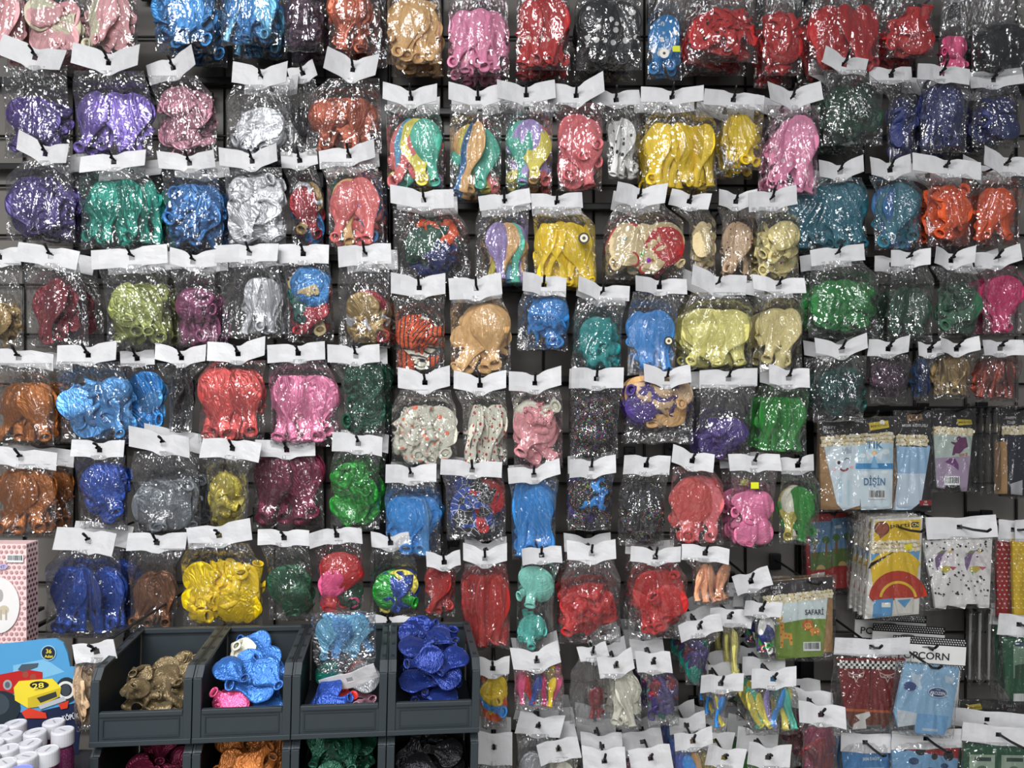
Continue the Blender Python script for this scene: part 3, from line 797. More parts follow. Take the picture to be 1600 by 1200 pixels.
# fourth row, last section
B(3, 1308, 384, 86, 26, 2, 1256, 1384, 528, 1262, 1376, 436, 516, 'leaf:l', 'mess', 1, 'grass green balloons in the fourth row')
B(3, 1420, 390, 64, 26, -4, 1390, 1474, 534, 1396, 1466, 446, 526, 'pine:l', 'up', 1, 'dark green balloons left of another dark green bag')
B(3, 1486, 392, 72, 26, -3, 1466, 1556, 528, 1470, 1550, 440, 522, 'bottle:l pine:l', 'mess', 0, 'dark green balloons beside the magenta ones', dep=-.008)
B(3, 1556, 392, 68, 26, 8, 1526, 1610, 524, 1530, 1606, 430, 518, 'magenta:l', 'wide', 1, 'magenta balloons in the fourth row')
# fifth row, first section
B(4, 30, 544, 106, 26, -2, -24, 84, 698, -20, 80, 598, 692, 'amber:m', 'wide', 1, 'amber brown pearl balloons in the fifth row')
B(4, 138, 538, 102, 30, 0, 76, 202, 694, 80, 198, 588, 686, 'sky:m', 'wad', 0, 'sky blue pearl balloons, bulging, fifth row', dep=-.012, T=.046)
B(4, 214, 546, 54, 24, 6, 186, 262, 686, 194, 256, 580, 680, 'sky:m azure:m', 'mess', 0, 'sky blue pearl balloons beside black ones', dep=.045)
B(4, 284, 544, 84, 26, 0, 246, 318, 676, 254, 314, 574, 668, 'darkgrey:m black:m', 'mess', 0, 'dark grey pearl balloons in the fifth row', dep=.012)
B(4, 372, 536, 94, 30, 2, 280, 418, 696, 284, 414, 576, 688, 'coral:m', 'wide', 0, 'coral red pearl balloons in the fifth row')
B(4, 466, 536, 92, 28, 0, 408, 534, 698, 412, 530, 588, 690, 'rose:m', 'wide', 0, 'rose pink pearl balloons in the fifth row', dep=-.008)
B(4, 556, 540, 86, 28, 3, 526, 610, 684, 530, 606, 558, 678, 'dgreen:m', 'mess', 1, 'dark green pearl balloons in the fifth row')
# fifth row, middle section
B(4, 664, 580, 84, 32, 0, 598, 728, 734, 604, 726, 634, 728, 'offwhite:print', 'mess', 0, 'white balloons with orange printed figures')
B(4, 750, 586, 82, 28, 0, 710, 802, 730, 718, 796, 634, 724, 'offwhite:santa', 'fan', 0, 'white balloons with red winter prints')
B(4, 836, 582, 84, 30, 0, 794, 884, 732, 798, 876, 624, 728, 'softpink:l softpink:l offwhite:l softpink:santa', 'wad', 1, 'soft pink balloons with a white one')
B(4, 932, 574, 84, 32, -2, 888, 974, 718, 896, 968, 612, 714, 'black:glit', 'pack', 1, 'black balloons with coloured glitter specks, fifth row')
B(4, 1042, 576, 74, 28, 2, 972, 1092, 694, 978, 1088, 588, 668, 'dpurp:l peach:l tan:l dpurp:l', 'mess', 1, 'purple and peach balloons in the fifth row')
B(4, 1138, 576, 90, 28, 0, 1090, 1184, 722, 1096, 1172, 654, 718, 'dpurp:l', 'wad', 1, 'deep purple balloons low in a clear bag')
B(4, 1232, 574, 62, 30, 0, 1180, 1274, 712, 1184, 1270, 622, 706, 'green:l', 'fan', 1, 'leaf green balloons beside the party packs')
# fifth row, last section
B(4, 1314, 534, 84, 24, 5, 1268, 1364, 660, 1284, 1356, 572, 650, 'dteal:m', 'mess', 1, 'dark bottle green balloons above the party packs')
B(4, 1388, 530, 66, 26, -4, 1358, 1432, 630, 1364, 1426, 564, 622, 'plum:m', 'mess', 0, 'blackish plum balloons in the fifth row', dep=.01)
B(4, 1452, 534, 40, 22, 2, 1430, 1470, 626, 1434, 1466, 560, 620, 'mblue:m dkblue:m', 'mess', 0, 'narrow dark blue balloons beside the gold ones', dep=.014)
B(4, 1494, 532, 70, 22, 0, 1456, 1536, 624, 1462, 1530, 556, 616, 'gold:m', 'fan', 0, 'gold pearl balloons above the mermaid pack')
B(4, 1562, 530, 72, 24, 2, 1524, 1606, 628, 1530, 1600, 560, 622, 'rust:m', 'fan', 0, 'rust red pearl balloons at the end, fifth row', dep=-.006)
# sixth row, first section
B(5, 34, 700, 112, 28, -4, -22, 82, 842, -18, 76, 736, 836, 'amber:m', 'wide', 1, 'amber brown pearl balloons in the sixth row')
B(5, 156, 688, 84, 26, -2, 112, 204, 830, 120, 198, 724, 820, 'royal:m', 'mess', 0, 'royal blue balloons in the sixth row')
B(5, 256, 676, 98, 32, -2, 188, 312, 838, 204, 304, 752, 830, 'grey:m', 'mess', 1, 'grey pearl balloons in the sixth row')
B(5, 364, 684, 92, 30, -8, 318, 398, 842, 320, 376, 738, 838, 'yolive:m', 'wad', 0, 'olive yellow pearl balloons, narrow pile')
B(5, 448, 688, 92, 26, 2, 374, 512, 828, 380, 508, 706, 822, 'wine:m', 'wide', 0, 'wine red pearl balloons in two lumps', dep=.03)
B(5, 560, 676, 84, 30, -3, 504, 602, 830, 510, 594, 724, 824, 'green:m', 'mess', 1, 'green pearl balloons in the sixth row')
# sixth row, middle section
B(5, 642, 726, 84, 28, 0, 588, 694, 876, 594, 690, 780, 870, 'azure:l sky:l', 'wide', 1, 'sky blue balloons in the sixth row')
B(5, 738, 720, 100, 24, -3, 690, 798, 848, 702, 788, 750, 842, 'royal:web black:web red:l black:web', 'wad', 1, 'black and blue balloons with white web print')
B(5, 834, 728, 84, 24, 4, 792, 872, 878, 796, 868, 754, 872, 'azure:snow azure:l', 'up', 1, 'blue balloons with dark snowflake print')
B(5, 924, 716, 76, 28, 0, 884, 964, 832, 890, 958, 746, 826, 'dpurp:l black:glit black:glit azure:l', 'wad', 1, 'purple and glitter balloons in the sixth row')
B(5, 1010, 710, 84, 30, -4, 960, 1048, 856, 972, 1040, 754, 850, 'black:l black:glit', 'mess', 0, 'black glitter balloons beside the coral ones')
B(5, 1082, 704, 76, 28, -8, 1042, 1142, 854, 1046, 1138, 748, 850, 'coral:l coralpink:l', 'wide', 0, 'coral balloons in the sixth row')
B(5, 1178, 708, 80, 26, 4, 1138, 1222, 858, 1142, 1218, 770, 854, 'bubble:l', 'split', 1, 'bubblegum pink balloons beside green and white')
B(5, 1246, 712, 52, 26, 3, 1212, 1290, 854, 1224, 1284, 762, 848, 'green:l offwhite:l green:l yolive:l', 'up', 0, 'green and white balloons beside the red pack', dep=.01)
# seventh row, first section
B(6, 140, 826, 100, 36, -12, 58, 194, 1002, 66, 190, 892, 992, 'royal:m', 'up', 1, 'royal blue balloons above the car card')
B(6, 246, 832, 88, 28, -8, 188, 282, 992, 190, 278, 898, 986, 'brown:m', 'up', 0, 'brown balloons beside the yellow ones')
B(6, 342, 818, 102, 34, 6, 266, 414, 986, 272, 410, 880, 978, 'yellow:m yellow:l', 'mess', 0, 'yellow balloons above the dark bins', dep=-.008)
B(6, 444, 826, 80, 24, 2, 408, 494, 974, 414, 488, 886, 966, 'bottle:m', 'mess', 0, 'bottle green balloons above the bins')
B(6, 526, 822, 84, 24, 3, 486, 572, 966, 496, 566, 866, 958, 'red:l red:l hotpink:l pine:l', 'head', 0, 'red and pink balloons above the bins')
B(6, 610, 834, 60, 24, 4, 568, 658, 966, 582, 656, 896, 960, 'royal:m green:m yell:m', 'mess', 0, 'green, yellow and blue balloons above the bins', dep=.02)
B(6, 694, 864, 66, 24, 3, 656, 714, 968, 662, 710, 890, 964, 'brick:l', 'up', 0, 'narrow brick red balloons above the last bin')
B(6, 758, 856, 82, 28, 0, 714, 806, 1020, 720, 802, 904, 1014, 'brick:l', 'fan', 1, 'brick red balloons left of the mint ones', dep=-.006)
B(6, 846, 852, 64, 26, 4, 798, 874, 1028, 802, 870, 884, 1022, 'mintlt:l teals2:l', 'split', 0, 'mint green balloons with a wide fan shape', dep=.004)
B(6, 924, 848, 76, 30, 2, 866, 976, 1010, 872, 968, 918, 1004, 'red:l', 'pack', 1, 'red balloons packed in a square')
B(6, 1024, 856, 82, 24, -2, 980, 1094, 1004, 990, 1086, 894, 996, 'red:l', 'mess', 1, 'red balloons beside the apricot ones')
B(6, 1102, 850, 76, 24, -4, 1070, 1148, 950, 1076, 1144, 884, 946, 'apricot:l', 'long', 0, 'apricot balloons, small bag by the wall post')
# lower small bags
B(7, 770, 1028, 52, 28, -2, 748, 796, 1142, 750, 792, 1056, 1134, 'yellow:l orange:l azure:l yellow:l', 'mess', 0, 'yellow, orange and blue balloons beside the bin', T=.024)
B(7, 838, 1014, 76, 34, 10, 800, 886, 1114, 808, 880, 1060, 1108, 'hotpink:l red:l royal:l magenta:l yellow:l', 'long', 1, 'small magenta, red and blue balloons', T=.024)
B(7, 926, 1006, 46, 24, 16, 886, 962, 1134, 920, 956, 1076, 1126, 'dred:m', 'sparse', 0, 'few dark red balloons in crinkled film', film=FILM_CRISP, T=.02, dep=.015)
B(7, 962, 1022, 72, 34, 10, 938, 1022, 1144, 944, 1018, 1058, 1138, 'offwhite:l', 'up', 3, 'off white balloons with necks down', T=.024)
B(7, 1020, 1016, 72, 34, 8, 996, 1074, 1138, 1008, 1064, 1058, 1130, 'teal:m indigo:m dred:m indigo:m', 'mess', 3, 'teal and violet pearl balloons in crinkled film', film=FILM_CRISP, T=.024)
B(7, 1092, 964, 70, 28, 12, 1062, 1140, 1074, 1066, 1134, 1004, 1070, 'dred:m dred:m teal:m indigo:m', 'wad', 2, 'dark red and teal pearl balloons', T=.026)
B(7, 1140, 948, 70, 28, -5, 1118, 1172, 1062, 1122, 1168, 984, 1058, 'paleyel:l', 'long', 2, 'pale yellow balloons, small bag', T=.024, dep=.02)
B(7, 1126, 1052, 70, 28, -3, 1086, 1162, 1146, 1090, 1158, 1086, 1140, 'apricot:l azure:l yell:l lav:l mint:l', 'long', 2, 'small pastel balloons in one row', T=.022)
B(7, 1208, 1044, 76, 30, -2, 1164, 1268, 1152, 1168, 1262, 1078, 1146, 'yell:l mint:l yell:l lav:l azure:l', 'long', 3, 'small yellow and mint balloons', T=.026)
B(7, 1172, 892, 62, 30, 16, 1150, 1200, 984, 1156, 1190, 930, 976, 'grey:l', 'sparse', 0, 'grey balloons below a tilted white card', T=.02, dep=.03)
B(7, 1190, 938, 60, 24, -6, 1162, 1220, 1026, 1166, 1214, 966, 1022, 'red:l white:l navy:l green:l', 'head', 2, 'flag coloured balloons beside the safari pack', T=.03, dep=.012)
B(7, 1282, 1098, 78, 34, 2, 1240, 1316, 1230, 1248, 1308, 1136, 1226, 'wine:m dred:m', 'wad', 2, 'dark red balloons in a low clear bag', T=.03, film=FILM_CRISP)
# lowest row, mostly cards
B(8, 772, 1144, 58, 50, 0, 744, 806, 1290, 750, 800, 1212, 1284, 'white:l', 'sparse', 1, 'balloons topped by a tall white card beside the lower bin', T=.02, fold=.5)
B(8, 872, 1152, 72, 34, 12, 836, 910, 1290, 842, 904, 1196, 1284, 'offwhite:l', 'up', 3, 'off white balloons in the lowest row', T=.02)
B(8, 842, 1116, 74, 34, -16, 806, 880, 1270, 812, 874, 1180, 1264, 'silver:m', 'up', 2, 'balloons under loose tilted white cards beside the bin', T=.02, dep=.03)
B(8, 944, 1168, 82, 40, 4, 900, 990, 1300, 906, 984, 1214, 1294, 'grey:m', 'up', 3, 'balloons under the widest stack of lowest white cards', T=.02)
B(8, 1016, 1164, 80, 40, 10, 976, 1056, 1300, 982, 1050, 1210, 1294, 'mauve:m', 'up', 3, 'balloons under a tilted card beside the widest card stack', T=.02, dep=.008)
B(8, 1082, 1142, 68, 28, 5, 1048, 1118, 1260, 1054, 1112, 1184, 1254, 'royal:l hotpink:l azure:l peach:l', 'long', 2, 'small mixed balloons in the lowest row', T=.024)
B(8, 1132, 1166, 70, 32, -12, 1096, 1168, 1290, 1102, 1162, 1206, 1284, 'yell:l', 'long', 3, 'balloons under crossed white cards in the lowest row', T=.02)
B(8, 1200, 1164, 78, 36, -5, 1160, 1240, 1290, 1168, 1234, 1208, 1284, 'green:l', 'long', 3, 'balloons under white cards below the small mint ones', T=.02)
B(8, 608, 960, 78, 22, -2, 570, 650, 1080, 576, 644, 992, 1074, 'yell:l', 'sparse', 0, 'balloons hidden behind the bins, only its card showing', T=.02, dep=.02)
B(8, 150, 1000, 66, 30, 12, 108, 141, 1150, 112, 137, 1044, 1142, 'tan:l', 'wad', 0, 'tan balloons between the car card and bins', T=.03, dep=-.20)

# neighbours in a row share their common edge instead of running through each other
for r in range(9):
    row = sorted([q for q in RECS if q[0][0] == r], key=lambda q: (q[0][6] + q[0][7]))
    for a, b in zip(row, row[1:]):
        A, Bq = a[0], b[0]
        if abs(a[1].get('dep', 0) - b[1].get('dep', 0)) > .036: continue
        if min(A[8], Bq[8]) < max(A[2], Bq[2]): continue
        gap, need = Bq[1] - A[1], (A[3] + Bq[3]) / 2
        if 0.8 * need < gap < need and abs(a[1].get('dep', 0) - b[1].get('dep', 0)) < .009:
            A[3] *= gap / need * .97; Bq[3] *= gap / need * .97
        if A[7] > Bq[6]:
            m = (A[7] + Bq[6]) / 2
            A[7] = m - 1; Bq[6] = m + 1
            A[10] = min(A[10], m - 5); Bq[9] = max(Bq[9], m + 5)
for a, k in RECS:
    if a[0] == 0: a[3] = min(a[3], 60)
    bag(*a, **k)
# ------------------------------------------------------------------ dark storage bins with loose balloons
PLASTIC = flat((42, 50, 55), 0.48)
PLASTIC2 = flat((37, 45, 50), 0.4)
FA, FB = at(139, 1167, -0.51), at(749, 1143, -0.435)
XA = (FB - FA).normalized(); BW = (FB - FA).length / 4
ZA = (Vector((0, 0, 1)) - XA * XA.z).normalized(); YA = ZA.cross(XA)
BD, BH = 0.20, 0.104
def frame(origin):
    return Matrix(((XA.x, YA.x, ZA.x, origin.x), (XA.y, YA.y, ZA.y, origin.y), (XA.z, YA.z, ZA.z, origin.z), (0, 0, 0, 1)))

def bin_meshes():
    w, d, h, t = BW - 0.0012, BD, BH, 0.0032
    x0, x1 = 0.0006, BW - 0.0006
    bm = bmesh.new()
    add_box(bm, (x0 + .006, .006, .004), (x1 - .006, d, .009))                   # floor
    add_box(bm, (x0 + .006, d - t, .004), (x1 - .006, d, h - .002))              # back
    add_box(bm, (x0, d - .009, h - .008), (x1, d, h), .001)                      # back rim
    add_box(bm, (x0, 0, .0), (x1, .004, .0445))                                  # front wall
    add_box(bm, (x0, -.0035, .0), (x1, .002, .0075), .001)                       # foot lip
    add_box(bm, (x0 + .012, -.002, .040), (x1 - .012, .005, .047), .0012)        # lip
    for s in (0, 1):
        a = x0 if s == 0 else x1 - t
        xs = (a, a + t)
        prof = [(.0, .0), (d, .0), (d, h), (.016, h), (.0, h - .014)]
        vs = [bm.verts.new((x, y, z)) for x in xs for y, z in prof]
        n = len(prof)
        bm.faces.new(vs[:n]); bm.faces.new(vs[n:][::-1])
        for i in range(n):
            j = (i + 1) % n
            bm.faces.new((vs[i], vs[i + n], vs[j + n], vs[j]))
        e0, e1 = (x0, x0 + .0115) if s == 0 else (x1 - .0115, x1)
        add_box(bm, (e0, .016, h - .0045), (e1, d, h), .001)                     # top flange
        add_box(bm, (e0, -.002, .0), (e1, .0035, h - .013), .001)                # front post
        vs = [bm.verts.new(p) for p in ((e0, -.002, h - .0175), (e1, -.002, h - .0175), (e1, .017, h), (e0, .017, h), (e0, .002, h - .0185), (e1, .002, h - .0185), (e1, .018, h - .005), (e0, .018, h - .005))]
        for f in ((0, 1, 2, 3), (7, 6, 5, 4), (0, 4, 5, 1), (1, 5, 6, 2), (2, 6, 7, 3), (3, 7, 4, 0)): bm.faces.new([vs[i] for i in f])
    for f in bm.faces: f.tag = True
    for e in (x0 + .003, x1 - .0085):
        for y in (.03, .085, .14, .178):
            add_box(bm, (e, y, h - .001), (e + .0055, y + .009, h + .0006))
    for f in bm.faces: f.material_index = 0 if f.tag else 1
    body = bm_mesh('bin_body', bm)
    bm = bmesh.new()
    for a, b in (((x0 + .016, -.0016, .0105), (x1 - .016, .0005, .0125)), ((x0 + .016, -.0016, .036), (x1 - .016, .0005, .038)), ((x0 + .016, -.0016, .0125), (x0 + .018, .0005, .036)), ((x1 - .018, -.0016, .0125), (x1 - .016, .0005, .036))):
        add_box(bm, a, b)
    slot = bm_mesh('label_frame', bm)
    return body, slot
bmesh_body, bmesh_slot = bin_meshes()
NOTCH = flat((12, 14, 16), 0.6)
BINS = []
uplab = ['bin of gold brown balloons, widest', 'bin of blue and pink balloons', 'bin with an upside down bag inside', 'bin full of royal blue balloons']
lowlab = ['bin with wine red balloons', 'bin with amber balloons', 'bin with dark green balloons', 'bin with black balloons']
for r in (0, 1):
    for i in range(4):
        o = FA + XA * (BW * i) - ZA * (0.1075 * r) + YA * (0.003 * r)
        M = frame(o)
        t = thing('storage_bin', o, 'dark slate plastic ' + (uplab[i] if r == 0 else lowlab[i] + ' in the lower row'), 'storage bin', None, M.to_euler())
        part('bin_body', bmesh_body, [PLASTIC, NOTCH], t); part('label_frame', bmesh_slot, PLASTIC2, t)
        BINS.append(M)

from mathutils.bvhtree import BVHTree
def heap(bi, seed, items, ztop, size=(0.056, 0.076), y0=.012, y1=None):
    """items: (colour, how many, label, group). Each balloon is let down into the bin until it touches those already there"""
    rng = random.Random(seed); M = BINS[bi]
    seq = [it for it in items for _ in range(it[1])]
    rng.shuffle(seq)
    lo = (.013, y0, .0100); hi = (BW - .013, y1 or BD - .011, ztop + .01)
    done = []
    for q, it in enumerate(seq):
        best = None
        for tr in range(22):
            kind = rng.choice(('flat', 'curl', 'flat', 'flat', 'wad'))
            me, v = rng.choice(PRO[kind])
            L = rng.uniform(*size)
            A = np.array(rot(rng.uniform(0, 6.28), 0, 0).to_3x3() @ Matrix.Diagonal((L * 1.25, L * .62, L)))
            A = np.array(Matrix.Rotation(-rng.uniform(.35, 1.15), 3, 'X') @ Matrix.Rotation(rng.uniform(-.35, .35), 3, 'Y')) @ A
            w = v @ A.T
            for i in range(3):
                A[i] *= min(1.0, (hi[i] - lo[i]) * (.97 if i < 2 else .9) / np.ptp(w[:, i]))
            w = v @ A.T
            mn, mx = w.min(0), w.max(0)
            c = [lo[i] - mn[i] + rng.random() * (hi[i] - lo[i] - (mx[i] - mn[i])) for i in range(2)]
            z = hi[2] - mx[2] + .04; last = None
            polys = [tuple(p.vertices) for p in me.polygons]
            while z + mn[2] >= lo[2]:
                p = w + np.array([c[0], c[1], z])
                near = [b for b in done if (b[1] < p.max(0)).all() and (b[2] > p.min(0)).all()]
                if near:
                    t = BVHTree.FromPolygons(p.tolist(), polys)
                    if any(t.overlap(b[0]) for b in near): break
                last = z; z -= .006
            if last is not None and last + mx[2] < ztop + .010 and (best is None or last + (mn[2] + mx[2]) / 2 < best[0]):
                best = (last + (mn[2] + mx[2]) / 2, w, c + [last], me, L, polys)
        if best is None: continue
        _, w, c, me, L, polys = best
        if not me.materials: me.materials.append(None)
        m2 = me.copy(); m2.vertices.foreach_set('co', (w / L).reshape(-1)); m2.update()
        o = link('balloon', m2)
        o.matrix_world = M @ Matrix.Translation(c) @ Matrix.Scale(L, 4)
        o.material_slots[0].link = 'OBJECT'; o.material_slots[0].material = latex(it[0])
        tag(o, it[2], 'balloon', it[3])
        p = w + np.array(c)
        done.append((BVHTree.FromPolygons(p.tolist(), polys), p.min(0), p.max(0)))
    return max([d[2][2] for d in done] + [0])
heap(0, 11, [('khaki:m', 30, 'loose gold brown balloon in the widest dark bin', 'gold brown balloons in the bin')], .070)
heap(1, 22, [('binblue:m', 22, 'loose blue balloon in the bin with pink ones', 'blue balloons in the mixed bin'), ('hotpink:m', 8, 'loose pink balloon among blue balloons in a bin', 'pink balloons in the mixed bin'),
             ('offwhite:l', 4, 'loose white balloon among blue balloons in a bin', 'white balloons in the mixed bin'), ('khaki:m', 2, 'brown balloon among blue and pink ones in a bin', 'brown balloons in the mixed bin')], .094)
heap(2, 33, [('red:l', 4, 'loose red balloon beneath the upside down bag', 'red balloons beneath the bag'), ('mauve:m', 6, 'loose mauve balloon beneath the upside down bag', 'mauve balloons beneath the bag'),
             ('teal:m', 7, 'loose teal balloon beneath the upside down bag', 'teal balloons in the third bin'), ('royal:m', 2, 'loose blue balloon beneath the upside down bag', 'blue balloons beneath the bag'),
             ('silver:m', 1, 'single silver balloon beneath the upside down bag', None)], .052)
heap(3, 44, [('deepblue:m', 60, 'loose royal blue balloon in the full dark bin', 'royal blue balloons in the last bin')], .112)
heap(4, 55, [('wine:m', 14, 'loose wine red balloon in a lower bin', 'wine red balloons in the lower bin')], .07)
heap(5, 66, [('amber:m', 24, 'loose amber balloon in a lower bin', 'amber balloons in the lower bin')], .092)
heap(6, 77, [('dgreen:m', 24, 'loose dark green balloon in a lower bin', 'dark green balloons in the lower bin')], .092)
heap(7, 88, [('black:m', 14, 'loose black balloon in a lower bin', 'black balloons in the lower bin')], .07)

# the bag that lies head down in the third bin
rng = random.Random(5)
c = BINS[2] @ Vector((BW * .52, BD * .36, .074))
t = thing('balloon_bag', c, 'light blue bag lying upside down in the third bin', 'balloon bag', None, (0.30, 0, 0.05))
pts = fill(t, rng, 'up', ['ltblue:l', 'sky:l'], -.045, .042, .012, .082, .026)
part('plastic_bag', film_mesh(rng, -.008, .09, .04, -.05, .047, pts, .026), FILM, t)
h = part('hanging_card', card_mesh(rng, .088, .026, math.radians(16), .5), CARD, t); h.location = (.006, -.006, -.014)

# counter that carries the bins (below the picture)
z = min((BINS[7] @ Vector((x, y, 0))).z for x in (0, BW) for y in (0, BD)) - .001
t = thing('display_counter', (-.31, -.38, 0), 'plain counter beneath the stacked dark bins', 'counter')
bm = bmesh.new(); add_box(bm, (-.27, -.16, z - .03), (.24, .16, z), .003); part('counter_top', bm_mesh('counter_top', bm), flat((90, 88, 84), .4), t)
bm = bmesh.new(); add_box(bm, (-.25, -.15, 0), (.22, .15, z - .03), .002); part('base', bm_mesh('base', bm), flat((60, 60, 62), .5), t)
# ------------------------------------------------------------------ flat printed packs: helper that works in photo pixels at the pack's own depth
class Pack:
    def __init__(s, name, px, py, y, label, cat, roll=0.0, yaw=0.0, group=None):
        s.px, s.py, s.k = px, py, mpp(y); s.bases = []
        s.root = thing(name, at(px, py, y), label, cat, group, (0, math.radians(roll), math.radians(yaw)))
    def P(s, p):
        return ((p[0] - s.px) * s.k, -(p[1] - s.py) * s.k)
    def art(s, name, shapes, y0=0.0, thick=0.0008, rough=0.45, parent=None):
        """shapes: list of (points, rgb); each next one is printed a hair above the last"""
        vs, fs, mi, mats = [], [], [], []
        for q, (pts, rgb) in enumerate(shapes):
            if rgb not in mats: mats.append(rgb)
            f = y0 - 0.00006 * min(q, 30) - 0.00001 * (q % 5); b = y0 + (thick if q == 0 else 0.00006)
            p2 = [s.P(p) for p in pts]
            ar = sum(p2[i][0] * p2[(i + 1) % len(p2)][1] - p2[(i + 1) % len(p2)][0] * p2[i][1] for i in range(len(p2)))
            if ar < 0: p2 = p2[::-1]
            n = len(p2); o = len(vs)
            vs += [(x, f, z) for x, z in p2] + [(x, b, z) for x, z in p2]
            fs.append(tuple(o + i for i in range(n))); fs.append(tuple(o + n + i for i in range(n))[::-1])
            for i in range(n):
                j = (i + 1) % n
                fs.append((o + j, o + i, o + n + i, o + n + j))
            mi += [mats.index(rgb)] * (n + 2)
        me = mesh_from(name, vs, fs, False)
        for rgb in mats: me.materials.append(flat(rgb, rough))
        me.polygons.foreach_set('material_index', mi)
        base = name in ('printed_cup', 'backing_card', 'header_band', 'card_board', 'box_body')
        q = shapes[0][0]; cx = (min(a for a, b in q) + max(a for a, b in q)) / 2; cy = (min(b for a, b in q) + max(b for a, b in q)) / 2
        o = part(name, me, None, parent or (s.root if base else s.under(cx, cy)))
        if base: s.bases.append((o, min(a for a, b in q), min(b for a, b in q), max(a for a, b in q), max(b for a, b in q)))
        return o
    def under(s, x, y):
        """the printed sheet that a small print at x, y sits on"""
        for o, a, b, c, d in s.bases[::-1]:
            if a <= x <= c and b <= y <= d: return o
        return s.root
    def text(s, px, py, txt, h, rgb, y0, name='lettering', width=None, rollz=0.0, parent=None, sx=1.0):
        """px, py: middle of the writing; h: height of a capital in pixels"""
        cu = bpy.data.curves.new('lettering', 'FONT'); cu.body = txt; cu.align_x = 'CENTER'; cu.align_y = 'CENTER'
        cu.size = 1.0; cu.extrude = 0.0; cu.offset = 0.012; cu.resolution_u = 3
        tmp = bpy.data.objects.new('lettering', cu); COL.objects.link(tmp)
        dg = bpy.context.evaluated_depsgraph_get()
        me = bpy.data.meshes.new_from_object(tmp.evaluated_get(dg))
        bpy.data.objects.remove(tmp); bpy.data.curves.remove(cu)
        n = len(me.vertices); co = np.empty(n * 3); me.vertices.foreach_get('co', co); co = co.reshape(-1, 3)
        sc = h / 0.70 * s.k
        wx = sc * sx if not width else width * s.k / max(1e-6, np.ptp(co[:, 0]))
        x = (co[:, 0] - (co[:, 0].max() + co[:, 0].min()) / 2) * wx; z = (co[:, 1] - (co[:, 1].max() + co[:, 1].min()) / 2) * sc
        ca, sa = math.cos(math.radians(rollz)), math.sin(math.radians(rollz))
        cx, cz = s.P((px, py))
        out = np.stack([cx + x * ca - z * sa, np.full(n, y0), cz + x * sa + z * ca], 1)
        me.vertices.foreach_set('co', out.reshape(-1)); me.update()
        me.materials.clear(); me.materials.append(flat(rgb, 0.5))
        return part(name, me, None, parent or s.under(px, py))
    def film(s, x0, y0, x1, y1, T=0.012, hw=None, mat=None, seed=1, flare=.05):
        rng = random.Random(seed)
        a, b = s.P((x0, y0)); c, d = s.P((x1, y1))
        pts = np.array([(a + (c - a) * i / 19, q, d + (b - d) * (.04 + .9 * j / 19)) for i in range(1, 19) for j in range(20) for q in (-.003, T)])
        ob = part('hanging_sleeve', film_mesh(rng, b, d, hw or (c - a) / 2, 0, 0, np.array([[0, 0, 0.0]]), 0.01), mat or FILM_FLAT, s.root) if False else None
        m = film_mesh(rng, b, d, (c - a) / 2, -(c - a) / 2, (c - a) / 2, pts - np.array([(a + c) / 2, 0, 0]), T, flare)
        ob = part('hanging_sleeve', m, mat or FILM_FLAT, s.root); ob.location.x = (a + c) / 2
        return ob
    def card(s, x0, y0, x1, y1, tilt=0, seed=1, fold=.3):
        rng = random.Random(seed)
        a, b = s.P(((x0 + x1) / 2, y0 + (y1 - y0) * .42))
        o = part('hanging_card', card_mesh(rng, (x1 - x0) * s.k, (y1 - y0) * s.k, math.radians(tilt), fold), CARD, s.root)
        o.location = (a, 0, b); return o
    def hook(s, px, py, desc, out=0.05, tip=.4):
        y = s.root.location.y
        return hook(at(px, py, y), -(y) - .014, out, desc, tip)

def circ(x, y, r, ry=None, n=18, a0=0, a1=360):
    ry = ry or r
    return [(x + r * math.cos(math.radians(a0 + (a1 - a0) * i / n)), y + ry * math.sin(math.radians(a0 + (a1 - a0) * i / n))) for i in range(n if a1 - a0 == 360 else n + 1)]
def rect(x0, y0, x1, y1): return [(x0, y0), (x1, y0), (x1, y1), (x0, y1)]
def line(x0, y0, x1, y1, w):
    d = math.hypot(x1 - x0, y1 - y0); nx, ny = -(y1 - y0) / d * w / 2, (x1 - x0) / d * w / 2
    return [(x0 + nx, y0 + ny), (x1 + nx, y1 + ny), (x1 - nx, y1 - ny), (x0 - nx, y0 - ny)]
def arc(x, y, r0, r1, a0, a1, n=14):
    A = [math.radians(a0 + (a1 - a0) * i / n) for i in range(n + 1)]
    return [(x + r1 * math.cos(a), y + r1 * math.sin(a)) for a in A] + [(x + r0 * math.cos(a), y + r0 * math.sin(a)) for a in A[::-1]]
def scallop(x0, y0, x1, y1, r, n):
    """top edge from x0,y0 to x1,y1 as a row of bumps"""
    out = []
    for i in range(n):
        cx = x0 + (x1 - x0) * (i + .5) / n; cy = y0 + (y1 - y0) * (i + .5) / n
        out += [(cx + r * math.cos(math.radians(180 + 180 * j / 5)), cy + r * math.sin(math.radians(180 + 180 * j / 5))) for j in range(6)]
    return out
